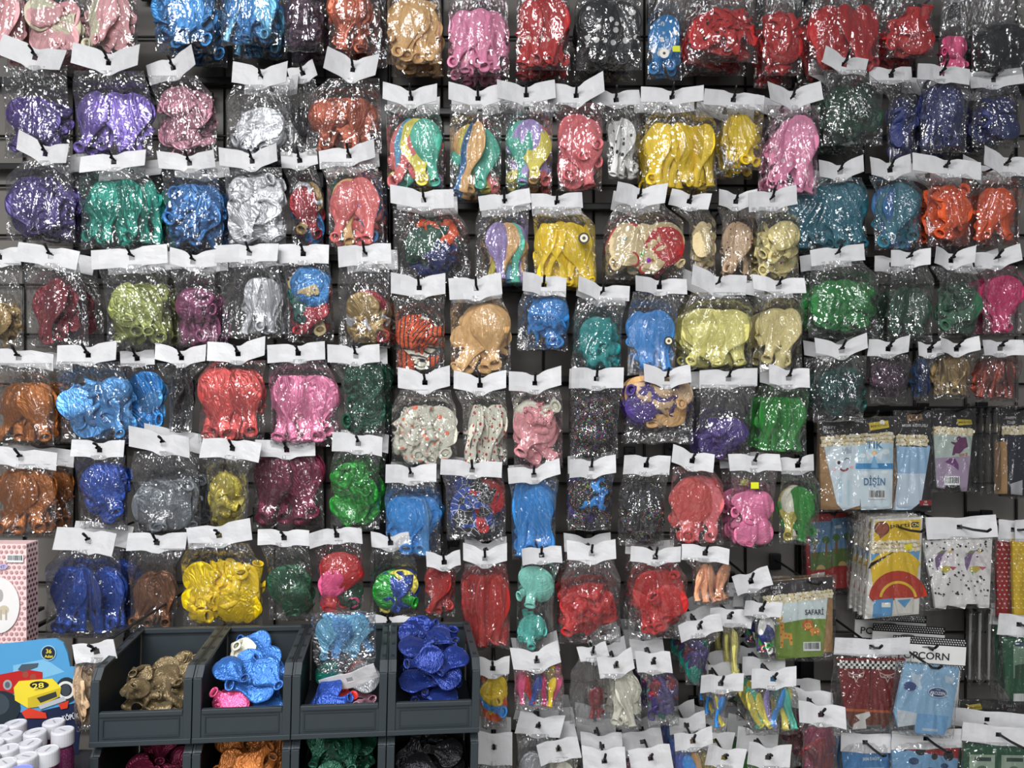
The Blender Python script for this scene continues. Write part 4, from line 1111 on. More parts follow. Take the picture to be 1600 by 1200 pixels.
def popcorn(x0, y0, x1, y1, h, seed):
    r = random.Random(seed); sh = [([(x0, y0 + h * .3), (x1, y1 + h * .3), (x1, y1 + h), (x0, y0 + h)], (196, 180, 140))]
    n = int((x1 - x0) / 4.2)
    for row in range(3):
        for i in range(n):
            f = (i + .5 * (row % 2) + .3) / n
            sh.append((circ(x0 + (x1 - x0) * f + r.uniform(-.8, .8), y0 + (y1 - y0) * f + h * (.25 + .3 * row) + r.uniform(-1, 1), r.uniform(2.2, 3.0), n=8), r.choice(((232, 222, 190), (222, 206, 162), (238, 232, 210)))))
    for i in range(n):
        f = r.random(); sh.append((circ(x0 + (x1 - x0) * f, y0 + (y1 - y0) * f + h * r.uniform(.2, .9), .9, n=6), (120, 80, 36)))
    return sh
def barcode(x0, y0, x1, y1, seed):
    r = random.Random(seed); sh = [(rect(x0, y0, x1, y1), (225, 228, 228))]; x = x0 + 1.5
    while x < x1 - 2.5:
        w = r.choice((.7, .9, 1.4)); sh.append((rect(x, y0 + 1.2, x + w, y1 - 3.2), (30, 30, 32))); x += w + r.choice((.7, 1.0, 1.3))
    return sh
KR = (160, 124, 82); BK = (30, 27, 27)

# tooth party pack
p = Pack('party_pack', 1340, 655, -.15, 'pale blue tooth party pack with popcorn border', 'party pack')
p.art('backing_card', [([(1281, 655), (1398, 652), (1398, 796), (1284, 797)], KR), ([(1281, 655), (1398, 652), (1398, 690), (1282, 694)], BK)], .004, .008)
p.art('popcorn_border', popcorn(1284, 679, 1397, 672, 20, 1), .0015, .0012)
p.art('printed_cup', [([(1288, 698), (1346, 694), (1344, 790), (1318, 798), (1308, 788)], (214, 228, 236)), (rect(1311, 748, 1316, 786), (186, 216, 232)), (rect(1324, 750, 1328, 790), (190, 220, 234)),
    (circ(1310, 722, 4.5, 5), (250, 250, 250)), (circ(1311, 723, 2.6, 3), (40, 46, 60)), (arc(1324, 720, 3.4, 4.6, 190, 330), (50, 56, 70)), (arc(1319, 729, 5, 8, 20, 150), (150, 60, 70)), (circ(1304, 734, 3, 2), (240, 190, 195)), (circ(1331, 730, 3, 2), (240, 190, 195)),
    ([(1316, 698), (1319, 704), (1323, 697), (1327, 703), (1331, 696), (1331, 708), (1317, 709)], (168, 182, 196))], .0008, .003)
p.art('printed_cup', [([(1340, 693), (1396, 691), (1394, 794), (1380, 796), (1346, 797)], (186, 216, 232)), ([(1340, 736), (1395, 735), (1394, 794), (1346, 797)], (214, 230, 238)), (rect(1337, 724, 1395, 733), (64, 140, 196)),
    (circ(1348, 712, 5, 3.5), (232, 242, 246)), (circ(1384, 706, 6, 4), (232, 242, 246)), (circ(1352, 740, 5, 3), (232, 242, 246)), (circ(1382, 738, 5, 3), (236, 244, 246)),
    ([(1366, 712), (1352, 704), (1356, 720)], (226, 238, 246)), ([(1366, 712), (1380, 704), (1377, 720)], (226, 238, 246)), ([(1366, 710), (1373, 731), (1360, 731)], (120, 180, 222)), (circ(1366, 708, 4), (232, 196, 110)), (circ(1366, 709, 2.8), (240, 206, 176))], .0004, .003)
p.art('barcode', barcode(1357, 765, 1383, 780, 3), -.0014)
p.text(1366, 695, 'TIK', 11, (70, 126, 168), -.0016, sx=1.1); p.text(1366, 752, 'DİŞİN', 11, (70, 120, 160), -.0016, width=33)
p.art('maker_badge', [([(1358, 661), (1388, 657), (1390, 668), (1360, 673)], (222, 198, 60)), (circ(1379, 660, 4), (230, 226, 214))], .0012)
p.text(1374, 665, 'MISIR KUTUSU', 3.4, (50, 40, 20), .0008, width=26, rollz=6)
p.text(1297, 668, 'PARTY', 4, (190, 190, 190), .003, width=20); p.text(1297, 675, 'CLUB', 4, (190, 190, 190), .003, width=14)
p.film(1277, 650, 1401, 801, .014, seed=31)
p.hook(1350, 651, 'the pale blue tooth party pack')

# pale blue cup pack
p = Pack('party_pack', 1428, 645, -.135, 'black carded party pack with a plain sky blue cup', 'party pack')
p.art('backing_card', [(rect(1398, 643, 1457, 798), BK), (rect(1394, 700, 1408, 792), KR)], .004, .008)
p.art('popcorn_border', popcorn(1400, 676, 1450, 677, 21, 2), .0015, .0012)
p.art('printed_cup', [([(1401, 696)] + scallop(1401, 697, 1454, 699, 3, 9) + [(1454, 699), (1440, 784), (1424, 797), (1384, 797), (1404, 780)], (150, 186, 216)), ([(1404, 740), (1447, 740), (1440, 784), (1424, 796), (1396, 796)], (196, 212, 226))], .0008, .003)
p.art('count_tag', [([(1437, 782), (1455, 781), (1455, 790), (1437, 790)], (150, 30, 34))], -.0006)
p.text(1446, 784, '10', 3.2, (235, 225, 225), -.0010); p.text(1446, 788, 'Adet', 2.8, (235, 225, 225), -.0010)
p.text(1431, 665, 'MISIR KUTUSU', 4, (205, 205, 205), .0035, width=40)
p.art('gold_badge', [([(1418, 649), (1440, 645), (1443, 655), (1420, 659)], (140, 104, 50)), ([(1421, 651), (1439, 648), (1440, 653), (1422, 656)], (90, 62, 26))], .0030)
p.film(1396, 641, 1459, 801, .013, seed=32)
p.hook(1428, 646, 'the sky blue cup party pack', .035)

# mermaid pack
p = Pack('party_pack', 1490, 640, -.13, 'mint and lavender mermaid party pack', 'party pack')
p.art('backing_card', [(rect(1458, 640, 1522, 760), BK)], .004, .008)
p.art('popcorn_border', popcorn(1459, 665, 1521, 668, 13, 3), .0015, .0012)
p.art('printed_cup', [([(1459, 677), (1520, 679), (1511, 768), (1503, 768), (1500, 758), (1480, 756), (1476, 764), (1465, 762)], (176, 190, 182)), ([(1462, 716), (1517, 712), (1511, 768), (1503, 768), (1500, 758), (1480, 756), (1476, 764), (1465, 762)], (160, 142, 166)),
    (circ(1499, 686, 4, 4.5), (98, 44, 88)), ([(1497, 684), (1510, 683), (1513, 698), (1506, 702), (1500, 692)], (98, 44, 88)), ([(1495, 690), (1503, 690), (1506, 703), (1500, 709), (1490, 708), (1490, 700)], (104, 48, 92)), ([(1496, 692), (1487, 690), (1486, 692), (1495, 697)], (104, 48, 92)),
    ([(1490, 700), (1488, 712), (1493, 710)], (104, 48, 92)), ([(1498, 710), (1512, 707), (1512, 712), (1500, 713)], (170, 130, 110)), ([(1477, 722), (1484, 716), (1493, 717), (1498, 726), (1498, 735), (1490, 728)], (110, 58, 112)), (rect(1467, 682, 1472, 687), (150, 176, 160))], .0008, .003)
p.art('barcode', barcode(1475, 744, 1499, 758, 4), -.0014)
p.art('maker_badge', [([(1497, 655), (1519, 656), (1521, 663), (1499, 665)], (214, 190, 60))], .003); p.text(1509, 660, 'MISIR KUTUSU', 2.6, (50, 40, 20), .0026, width=19)
p.film(1456, 638, 1524, 771, .013, seed=33)
p.hook(1492, 642, 'the mermaid party pack', .035)

# packs seen from their edges behind the black one
for i, x in enumerate((1524, 1535, 1546, 1557)):
    q = Pack('party_pack', x, 640, -.125 + .014 * (3 - i), ['brown backed party pack on edge nearest the mermaid pack', 'second brown backed pack on edge beside the mermaid pack', 'third brown backed pack on edge beside the mermaid pack', 'brown backed party pack on edge beside the black one'][i], 'party pack', 0, 58)
    q.art('backing_card', [([(x - 9, 640), (x + 9, 640), (x + 9, 668), (x - 9, 668)], BK), ([(x - 9, 664), (x + 9, 664), (x + 10, 766), (x - 10, 768)], (112, 86, 60) if i == 3 else (72, 58, 46))], 0, .004)
    q.art('popcorn_border', popcorn(x - 9, 662, x + 9, 662, 10, 40 + i), -.001)
    q.film(x - 11, 637, x + 11, 772, .005, seed=60 + i)

p = Pack('party_pack', 1590, 636, -.125, 'black party pack with navy cup at the photo edge', 'party pack')
p.art('backing_card', [(rect(1566, 636, 1616, 776), BK), (rect(1556, 690, 1576, 772), KR)], .004, .008)
p.art('popcorn_border', popcorn(1567, 664, 1616, 664, 15, 5), .0015, .0012)
p.art('printed_cup', [([(1574, 680), (1618, 680), (1612, 768), (1596, 774), (1580, 772)], (26, 28, 44)), ([(1580, 756), (1598, 750), (1598, 774), (1580, 772)], (170, 170, 172))], .0008, .003)
p.text(1582, 653, 'PARTY', 4, (190, 190, 190), .0035, width=17); p.text(1582, 660, 'CLUB', 4, (190, 190, 190), .0035, width=12)
p.film(1560, 633, 1620, 778, .013, seed=36)
p.hook(1588, 640, 'the navy cup party pack', .035)

# red pack with two sky panels
p = Pack('party_pack', 1300, 802, -.055, 'red party pack with two sky and grass panels', 'party pack')
RD = (150, 30, 30)
p.art('backing_card', [([(1258, 806), (1339, 800), (1334, 918), (1268, 924), (1262, 900)], RD), ([(1268, 898), (1290, 894), (1284, 922), (1268, 924)], (206, 202, 196)), ([(1290, 908), (1304, 906), (1302, 919), (1288, 920)], (196, 190, 182))], .003, .008)
for x, y in ((1266, 818), (1300, 812)):
    p.art('printed_panel', [([(x, y)] + scallop(x, y, x + 35, y - 2, 2.2, 8) + [(x + 35, y - 2), (x + 33, y + 70), (x + 1, y + 74)], (96, 136, 172)), ([(x + 1, y + 46), (x + 34, y + 44), (x + 33, y + 70), (x + 1, y + 74)], (86, 112, 52)), ([(x + 4, y + 10), (x + 14, y + 8), (x + 16, y + 13), (x + 5, y + 14)], (196, 206, 214)),
        (rect(x + 5, y + 30, x + 9, y + 52), (134, 92, 46)), (circ(x + 7, y + 28, 6), (74, 116, 54)), (rect(x + 24, y + 28, x + 27, y + 50), (134, 92, 46)), (circ(x + 25, y + 26, 6), (70, 110, 50)), (arc(x + 17, y + 72, 0, 7, 180, 360), (190, 160, 96))], .0015, .001)
p.film(1255, 797, 1343, 928, .012, seed=37)
p.hook(1300, 803, 'the red sky panel party pack', .02)

# rainbow packs, four in a row on one hook
p = Pack('party_pack', 1400, 812, -.17, 'yellow party pack with a rainbow print, front of four', 'party pack')
YL = (222, 184, 36)
p.art('backing_card', [([(1366, 812), (1443, 808), (1437, 960), (1352, 968)], (214, 212, 204)), ([(1369, 815), (1440, 812), (1437, 862), (1363, 866)], YL)], .003, .007)
p.art('bubble_mark', [(circ(1379, 826, 12, 11), (96, 60, 34)), (circ(1379, 826, 10, 9), (140, 70, 44)), ([(1374, 836), (1384, 836), (1376, 843)], (140, 70, 44))], .0022, .001)
p.art('channel_mark', [(rect(1425, 816, 1437, 824), (30, 30, 28))], .0022, .001); p.text(1431, 820, 'CN', 5, (236, 220, 120), .0018)
p.text(1407, 822, 'parti', 7, (70, 50, 16), .0020, width=30, rollz=3)
p.art('popcorn_border', popcorn(1362, 843, 1438, 840, 22, 6), .0020, .001)
p.art('printed_cup', [([(1362, 866), (1438, 860), (1428, 936), (1366, 940)], (96, 152, 196)), ([(1361, 880)] + arc(1400, 905, 0, 46, 200, 330)[:15] + [(1436, 884), (1430, 936), (1366, 940)], YL), (arc(1404, 938, 0, 46, 186, 352)[:15] + [(1430, 936), (1364, 940)], (176, 50, 26)),
    (arc(1404, 938, 26, 30, 190, 350), (222, 184, 36))], .0016, .001)
p.art('cup_foot', [([(1366, 938), (1396, 935), (1394, 962), (1364, 966)], (92, 150, 196)), ([(1398, 935), (1428, 934), (1426, 958), (1404, 960)], (206, 206, 196)), (rect(1378, 942, 1392, 949), (226, 224, 214)), ([(1402, 938), (1424, 936), (1414, 950)], (84, 146, 190))], .0012, .001)
p.art('price_sticker', [([(1413, 851), (1424, 849), (1425, 858), (1414, 860)], (240, 226, 20))], -.0016)
p.film(1349, 805, 1446, 971, .011, seed=38)
for i in range(3):
    dup(p.root, p.root.location + Vector((.0015 * (i + 1), .024 * (i + 1), -.001 * i)), ['second yellow rainbow pack just behind the front one', 'third yellow rainbow pack, half hidden behind two', 'rearmost yellow rainbow pack of the four'][i], None, (0, 0, -.03 - .02 * i))
p.hook(1406, 824, 'four yellow rainbow party packs', .075, .3)

# unicorn pack
p = Pack('party_pack', 1497, 805, -.16, 'white unicorn party pack with black confetti print', 'party pack')
WH = (226, 224, 222)
rng = random.Random(9)
sh = [([(1441, 848)] + scallop(1441, 846, 1551, 840, 3.6, 16) + [(1551, 842), (1546, 950), (1530, 950), (1528, 944), (1511, 944), (1508, 952), (1494, 948), (1480, 946), (1478, 952), (1462, 950), (1458, 920)], WH)]
for _ in range(110):
    x = rng.uniform(1448, 1544); y = rng.uniform(846, 932)
    if any(abs(x - c) < 17 and 862 < y < 897 for c in (1477, 1523)) or y > 932 - abs(x - 1497) * .1 and rng.random() < .5: continue
    sh.append((circ(x, y, rng.choice((.8, 1.1, 1.7)), n=6), (44, 42, 46)))
p.art('printed_cup', sh, .0008, .006)
for c in (1477, 1523):
    p.art('unicorn_print', [([(c - 12, 870), (c - 6, 864), (c + 4, 862), (c + 12, 868), (c + 15, 876), (c + 9, 880), (c + 2, 876), (c - 1, 884), (c - 9, 888), (c - 14, 882)], (218, 208, 214)), ([(c - 16, 872), (c - 8, 862), (c + 2, 860), (c - 4, 868), (c - 8, 882), (c - 12, 892), (c - 15, 884)], (120, 96, 132)),
        ([(c - 14, 866), (c - 6, 860), (c + 4, 860), (c - 4, 864)], (120, 130, 90)), ([(c + 4, 862), (c + 13, 856), (c + 8, 865)], (214, 186, 90)), ([(c - 8, 886), (c + 4, 884), (c + 10, 888), (c + 2, 895), (c - 6, 893)], (196, 178, 80)), ([(c + 6, 885), (c + 18, 886), (c + 12, 891)], (176, 74, 92)), (circ(c + 4, 870, 1.3), (30, 26, 30)), ([(c - 6, 892), (c - 2, 892), (c - 3, 899)], (110, 150, 90))], .0001, .0006)
p.film(1437, 838, 1558, 954, .010, seed=39)
p.card(1444, 808, 1554, 842, 2, 5, .25)
p.hook(1499, 822, 'the white unicorn party pack', .085, .3)

# dotted red and yellow packs at the edge
rng = random.Random(3)
for i, (x0, x1, rgb, lab, spot) in enumerate(((1556, 1584, (150, 26, 28), 'red dotted party pack beside the unicorn pack', (206, 190, 186)), (1582, 1616, (206, 170, 30), 'yellow dotted party pack at the photo edge', (232, 214, 120)))):
    p = Pack('party_pack', (x0 + x1) / 2, 818, -.14 - .014 * i, lab, 'party pack')
    p.art('printed_cup', [([(x0, 846)] + scallop(x0, 846, x1, 844, 2.4, 6) + [(x1, 846), (x1 - 2, 960), (x0 + 3, 964)], rgb)] + [(circ(x0 + 3 + 7 * a + 3.5 * (b % 2), 852 + 7 * b, 1.3, n=6), spot) for a in range(int((x1 - x0) / 7)) for b in range(15)], .001, .006)
    p.film(x0 - 2, 842, x1 + 2, 968, .010, seed=70 + i)
    p.card(x0 + 4, 812, x1 + 22, 846, -2 + i * 4, 8 + i, .3)
    p.hook((x0 + x1) / 2 + 13, 826, 'the ' + lab.split(' party')[0] + ' party pack at the edge', .04)

# safari pack
p = Pack('party_pack', 1245, 905, -.19, 'green safari party pack with a giraffe', 'party pack', -1)
p.art('backing_card', [([(1192, 910), (1302, 902), (1300, 1020), (1212, 1028)], KR), ([(1192, 910), (1302, 902), (1302, 932), (1194, 940)], (40, 34, 36))], .003, .007)
p.art('popcorn_border', popcorn(1193, 930, 1301, 920, 15, 7), .0016, .001)
gr = (112, 140, 48); gi = (214, 152, 50)
p.art('printed_cup', [([(1195, 945), (1293, 935), (1283, 1026), (1212, 1030)], (210, 224, 224)), ([(1203, 978), (1230, 972), (1260, 967), (1290, 968), (1283, 1026), (1212, 1030)], gr),
    ([(1217, 972), (1224, 972), (1224, 988), (1236, 990), (1237, 1008), (1233, 1008), (1231, 998), (1223, 998), (1222, 1012), (1218, 1012)], gi), (circ(1216, 965, 6, 7), (222, 178, 84)), (rect(1213, 955, 1214.4, 960), gi), (rect(1219, 955, 1220.4, 960), gi), (circ(1214, 963, 1), (30, 24, 20)), (circ(1218, 963, 1), (30, 24, 20))]
    + [(circ(a, b, 1.6), (176, 92, 30)) for a, b in ((1220, 977), (1222, 983), (1226, 993), (1231, 994), (1235, 1000), (1220, 1004), (1219, 991))]
    + [(circ(1261, 977, 8.5), (190, 88, 30)), (circ(1261, 978, 5), (222, 160, 70)), (circ(1259, 977, .9), (30, 24, 20)), (circ(1263, 977, .9), (30, 24, 20)), (circ(1272, 986, 8, 5), (206, 136, 50)), (rect(1266, 988, 1269, 994), (206, 136, 50)), (rect(1275, 988, 1278, 994), (206, 136, 50))], .0006, .002)
p.art('barcode', barcode(1253, 1003, 1280, 1017, 8), -.0016)
p.text(1271, 955, 'SAFARİ', 8, (40, 40, 36), -.0018, width=29)
p.text(1214, 918, 'PARTY', 4.6, (214, 214, 214), .0024, width=18, rollz=3); p.text(1214, 925, 'CLUB', 4.6, (214, 214, 214), .0024, width=13, rollz=3)
p.film(1187, 899, 1306, 1034, .012, seed=41)
p.hook(1262, 908, 'the green safari party pack', .05)

# popcorn header packs, three behind each other
p = Pack('party_pack', 1455, 1000, -.12, 'party pack headed POPCORN in black and white, front of three', 'party pack', 3.5)
rng = random.Random(4)
def dotted(x0, y0, x1, y1):
    return [(rect(x0, y0, x1, y1), (24, 22, 24))] + [(circ(x0 + 2 + 4 * a + 2 * (b % 2), y0 + 2 + 3.4 * b, 1.0, n=6), (200, 200, 200)) for a in range(int((x1 - x0 - 2) / 4)) for b in range(max(1, int((y1 - y0) / 3.4)))]
p.art('header_band', [(rect(1396, 1008, 1511, 1037), (222, 222, 220)), (circ(1452, 1012, 11, 1.8, 12), (110, 110, 112))], .001, .003)
p.art('dotted_strip', dotted(1396, 996, 1511, 1008), .0006, .001)
p.art('dotted_strip', dotted(1396, 1037, 1511, 1045), .0006, .001)
p.text(1445, 1025, 'POPCORN', 11, (36, 36, 40), .0002, width=80)
p.art('paper_bag', [(rect(1402, 1045, 1504, 1128), (206, 206, 204)), (rect(1402, 1120, 1504, 1128), (40, 40, 42))], .002, .004)
for i in range(2):
    dup(p.root, p.root.location + Vector((-.020 * (i + 1) - .004, .03 * (i + 1), .013 * (i + 1))), ['second black and white popcorn headed pack, dotted strip showing', 'rearmost black and white popcorn headed pack of three'][i])
p.hook(1452, 1012, 'three popcorn headed party packs', .02)

# red racing pack
p = Pack('party_pack', 1360, 1000, -.20, 'dark red party pack with a checkered top', 'party pack', 1)
sh = [([(1309, 1032)] + scallop(1309, 1032, 1416, 1030, 2.6, 18) + [(1416, 1032), (1400, 1118), (1384, 1138), (1372, 1118), (1334, 1138), (1322, 1112)], (112, 24, 20)), ([(1322, 1108), (1402, 1110), (1398, 1132), (1330, 1134)], (96, 46, 26)), ([(1322, 1108), (1402, 1110), (1401, 1114), (1322, 1112)], (170, 80, 36))]
for a in range(26):
    for b in range(3):
        sh.append((rect(1309 + 4.1 * a, 1033 + 4 * b, 1309 + 4.1 * (a + 1), 1037 + 4 * b), (224, 222, 216) if (a + b) % 2 else (26, 24, 24)))
sh += [([(1338, 1118), (1360, 1112), (1362, 1118), (1354, 1124), (1356, 1138), (1334, 1140), (1336, 1132), (1346, 1126)], (206, 204, 200)), (line(1361, 1046, 1360, 1110, .8), (70, 12, 12))]
p.art('printed_cup', sh, .0008, .005)
for c in (1338, 1387):
    p.art('winged_emblem', [([(c - 13, 1049), (c - 4, 1053), (c + 4, 1053), (c + 13, 1049), (c + 11, 1057), (c + 3, 1059), (c, 1066), (c - 3, 1059), (c - 11, 1057)], (190, 180, 176)), ([(c - 11.6, 1051), (c - 4, 1054.3), (c + 4, 1054.3), (c + 11.6, 1051), (c + 10, 1056), (c + 2.4, 1058), (c, 1063.5), (c - 2.4, 1058), (c - 10, 1056)], (120, 26, 24))], -.0026 + .0004, .0002)
    p.text(c, 1055.6, 'Cars', 3.0, (214, 206, 200), -.0030, width=13)
p.film(1302, 1022, 1424, 1146, .012, seed=42)
p.card(1303, 998, 1421, 1026, 1, 6, .25)
p.hook(1362, 1009, 'the dark red checkered party pack', .03)

# ice blue pack
p = Pack('party_pack', 1450, 1040, -.225, 'ice blue party pack with a navy oval', 'party pack', 5)
IB = (136, 176, 206)
p.art('printed_cup', [([(1414, 1042)] + scallop(1414, 1042, 1500, 1042, 3, 13) + [(1500, 1043), (1494, 1130), (1486, 1138), (1486, 1146), (1440, 1148), (1438, 1134), (1412, 1140), (1404, 1118)], IB), ([(1408, 1112), (1440, 1116), (1438, 1134), (1412, 1140)], (190, 200, 208)), ([(1440, 1116), (1490, 1116), (1486, 1146), (1440, 1148)], (110, 160, 204)),
    ([(1424, 1052), (1434, 1056), (1446, 1052), (1440, 1064), (1444, 1078), (1434, 1072), (1428, 1078), (1428, 1064)], (186, 204, 218)), ([(1478, 1052), (1488, 1056), (1494, 1050), (1492, 1066), (1480, 1064)], (176, 198, 214)), (rect(1450, 1138, 1474, 1142), (170, 190, 204)),], .0006, .005)
p.art('oval_badge', [(circ(1468, 1080, 15, 8, 24), (190, 204, 216)), (circ(1468, 1080, 13.8, 7, 24), (44, 62, 112))], -.0022, .0006)
p.text(1468, 1081, 'FROZEN', 5, (226, 232, 238), -.0026, width=23); p.text(1468, 1075.6, 'Disney', 1.8, (226, 232, 238), -.0026)
p.art('oval_badge', [(circ(1424, 1074, 10, 7, 24), (60, 80, 128))], -.0022, .0006)
p.film(1400, 1036, 1502, 1152, .012, seed=43)
p.hook(1452, 1040, 'the ice blue party pack', .03)

# green packs at the edge
p = Pack('party_pack', 1588, 960, -.16, 'dark green party pack under white cards at the edge', 'party pack')
p.art('printed_cup', [([(1568, 998)] + scallop(1568, 998, 1622, 1000, 2.6, 9) + [(1622, 1000), (1616, 1084), (1584, 1098), (1572, 1080)], (20, 76, 46)), (rect(1584, 1010, 1620, 1060), (110, 140, 116)), ([(1586, 1040), (1620, 1034), (1620, 1060), (1586, 1060)], (40, 70, 46)), (rect(1584, 1084, 1600, 1096), (200, 204, 200)), (rect(1586, 1004, 1616, 1010), (40, 60, 90))], .0008, .005)
p.film(1562, 992, 1624, 1102, .011, seed=44)
p.card(1558, 960, 1626, 994, -4, 12, .3)
dup(p.root, p.root.location + Vector((.004, .03, .010)), 'second dark green party pack just behind the front one')
p.hook(1592, 974, 'the dark green party packs', .06, .3)

# clear sleeves seen on edge
for i, x in enumerate((1517, 1532, 1547)):
    q = Pack('party_pack', x, 950, -.10 - .012 * i, ['grey clear sleeved pack on edge beside the popcorn header', 'middle of three grey sleeved packs on edge', 'grey clear sleeved pack on edge beside dark green packs'][i], 'party pack', -5, 66)
    q.art('printed_cup', [([(x - 9, 956), (x + 9, 956), (x + 8, 1050), (x - 8, 1062)], (132, 130, 130))], 0, .004)
    q.film(x - 11, 950, x + 11, 1070, .004, seed=80 + i)

# black header strips and the lowest packs
p = Pack('party_pack', 1560, 1096, -.14, 'black headed pack behind the lowest white cards', 'party pack')
p.art('backing_card', [(rect(1502, 1096, 1612, 1160), BK)], .003, .006)
p.art('maker_badge', [([(1512, 1103), (1533, 1100), (1536, 1109), (1514, 1112)], (190, 170, 60))], .002, .0006); p.text(1524, 1106, 'MISIR KUTUSU', 2.8, (50, 40, 20), .0015, width=19, rollz=5)
p.text(1582, 1104, 'PARTY', 4, (150, 150, 150), .0024, width=17); p.text(1582, 1110, 'CLUB', 4, (150, 150, 150), .0024, width=12)
p.film(1499, 1092, 1616, 1166, .010, seed=45)
for i, (x0, x1, yc, lab) in enumerate(((1312, 1390, 1146, 'blue party pack under a white card, lowest of all'), (1392, 1502, 1140, 'red topped ladybird dotted party pack in the lowest row'), (1504, 1616, 1134, 'green party pack with cream panels in the lowest row'))):
    p = Pack('party_pack', (x0 + x1) / 2, yc, -.185 - .008 * i, lab, 'party pack', (-2, 2, 1)[i])
    if i == 0:
        sh = [([(x0 + 2, 1172)] + scallop(x0 + 2, 1172, x1 - 2, 1168, 3, 12) + [(x1 - 2, 1170), (x1 - 6, 1290), (x0 + 10, 1290)], (66, 124, 176)), (rect(x0 + 8, 1200, x1 - 10, 1280), (120, 164, 200))]
    elif i == 1:
        sh = [([(x0 + 2, 1156), (x1 - 2, 1166), (x1 - 8, 1290), (x0 + 10, 1290)], (112, 158, 196)), ([(x0 + 2, 1156), (x1 - 2, 1166), (x1 - 3, 1184), (x0 + 4, 1170)], (146, 34, 34))]
        for cx, cy, r in ((1400, 1166, 4), (1414, 1169, 6), (1440, 1172, 9), (1462, 1182, 5), (1484, 1180, 8), (1428, 1160, 3), (1456, 1168, 4)): sh.append((circ(cx, cy, r), (26, 24, 28)))
        for cx, cy, r in ((1430, 1190, 8), (1478, 1196, 6), (1456, 1204, 7)): sh.append((circ(cx, cy, r, r * .7), (40, 66, 104)))
    else:
        sh = [([(x0 + 2, 1168)] + scallop(x0 + 2, 1168, x1 - 2, 1164, 2.6, 20) + [(x1 - 2, 1166), (x1 - 6, 1290), (x0 + 8, 1290)], (24, 74, 48)), (rect(x0 + 12, 1180, x0 + 52, 1240), (150, 170, 150)), (rect(x0 + 62, 1180, x0 + 102, 1240), (150, 170, 150)), (rect(x0 + 20, 1184, x0 + 46, 1190), (44, 60, 56)), (rect(x0 + 70, 1184, x0 + 96, 1190), (44, 60, 56)), (circ(x0 + 32, 1204, 9, 7), (86, 110, 90)), (circ(x0 + 82, 1204, 9, 7), (86, 110, 90))]
    p.art('printed_cup', sh, .0008, .005)
    if i == 0: p.text(1360, 1185, 'BEN DAĞIT', 4.5, (220, 230, 236), -.0004, width=26)
    p.film(x0, 1160, x1, 1300, .011, seed=90 + i)
    p.card(x0, yc, x1, yc + 30, (-3, 2, -1)[i], 20 + i, .25)
    dup(p.root, p.root.location + Vector((.004, .04, .010)), ['pack behind the lowest blue party pack', 'pack behind the ladybird dotted party pack', 'pack behind the lowest green party pack'][i])
    p.hook((x0 + x1) / 2, yc + 12, 'the ' + lab.split(' party')[0] + ' party pack, lowest row', .07, .3)

# ------------------------------------------------------------------ lower left: dotted box, car card, jars
YB = -.30
p = Pack('gift_box', 8, 935, YB, 'pale pink dotted gift box with a round white label', 'box')
sh = [(rect(-60, 850, 41, 1022), (240, 206, 204))]
for a in range(13):
    for b in range(21):
        x, y = -58 + 8 * a + 4 * (b % 2), 854 + 8 * b
        if x < 39 and y < 1016: sh.append((circ(x, y, 2.5, n=8), (190, 150, 152)))
p.art('box_body', [(rect(-60, 850, 41, 1022), (236, 200, 200))], 0.0006, .032, parent=p.root)
p.art('dotted_front', sh, 0.0004, .0002)
k = p.k; xr = (41 - 8) * k
vs, fs = [], []
bm = bmesh.new()
for b in range(21):
    for a in range(4):
        zz = -(854 + 8 * b - 935) * k; yy = .004 + .008 * a + .004 * (b % 2)
        if yy < .031: vsn = [bm.verts.new((xr + .0003, yy + .0028 * math.cos(t * PI / 4), zz + .0028 * math.sin(t * PI / 4))) for t in range(8)]; bm.faces.new(vsn)
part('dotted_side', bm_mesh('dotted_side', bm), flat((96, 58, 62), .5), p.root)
p.art('round_label', [(circ(-2, 945, 34, 44, 36), (226, 224, 222)), (circ(2, 930, 5, 10), (170, 166, 162)), (circ(8, 952, 8, 7), (196, 184, 160)), (rect(2, 952, 5, 968), (176, 166, 150)), (rect(10, 952, 13, 968), (176, 166, 150)), (circ(-24, 950, 12, 9), (186, 180, 176))], -.0030, .0006)
p.art('price_label', barcode(12, 866, 38, 878, 12), -.0030); p.art('name_label', [([(-8, 881), (10, 880), (15, 884), (10, 889), (-8, 890)], (176, 166, 200))], -.0030)
p.text(0, 885, 'LIGHT', 5, (110, 100, 150), -.0034)
p.art('foot_label', [(rect(16, 1012, 41, 1022), (120, 110, 160)), (circ(28, 1017, 5, 2.4), (220, 110, 90))], -.0030)
zb = at(0, 1022, YB).z
bm = bmesh.new(); add_box(bm, (-.96, YB - .004, zb - .008), (-.803, YB + .040, zb - .0005), .001)
for x in (-.945, -.885): add_box(bm, (x - .004, YB + .03, zb - .008), (x + .004, -.014, zb - .002))
o = link('wall_shelf', bm_mesh('wall_shelf', bm), BLACK_METAL); tag(o, 'narrow black shelf beneath the pink dotted box', 'shelf')

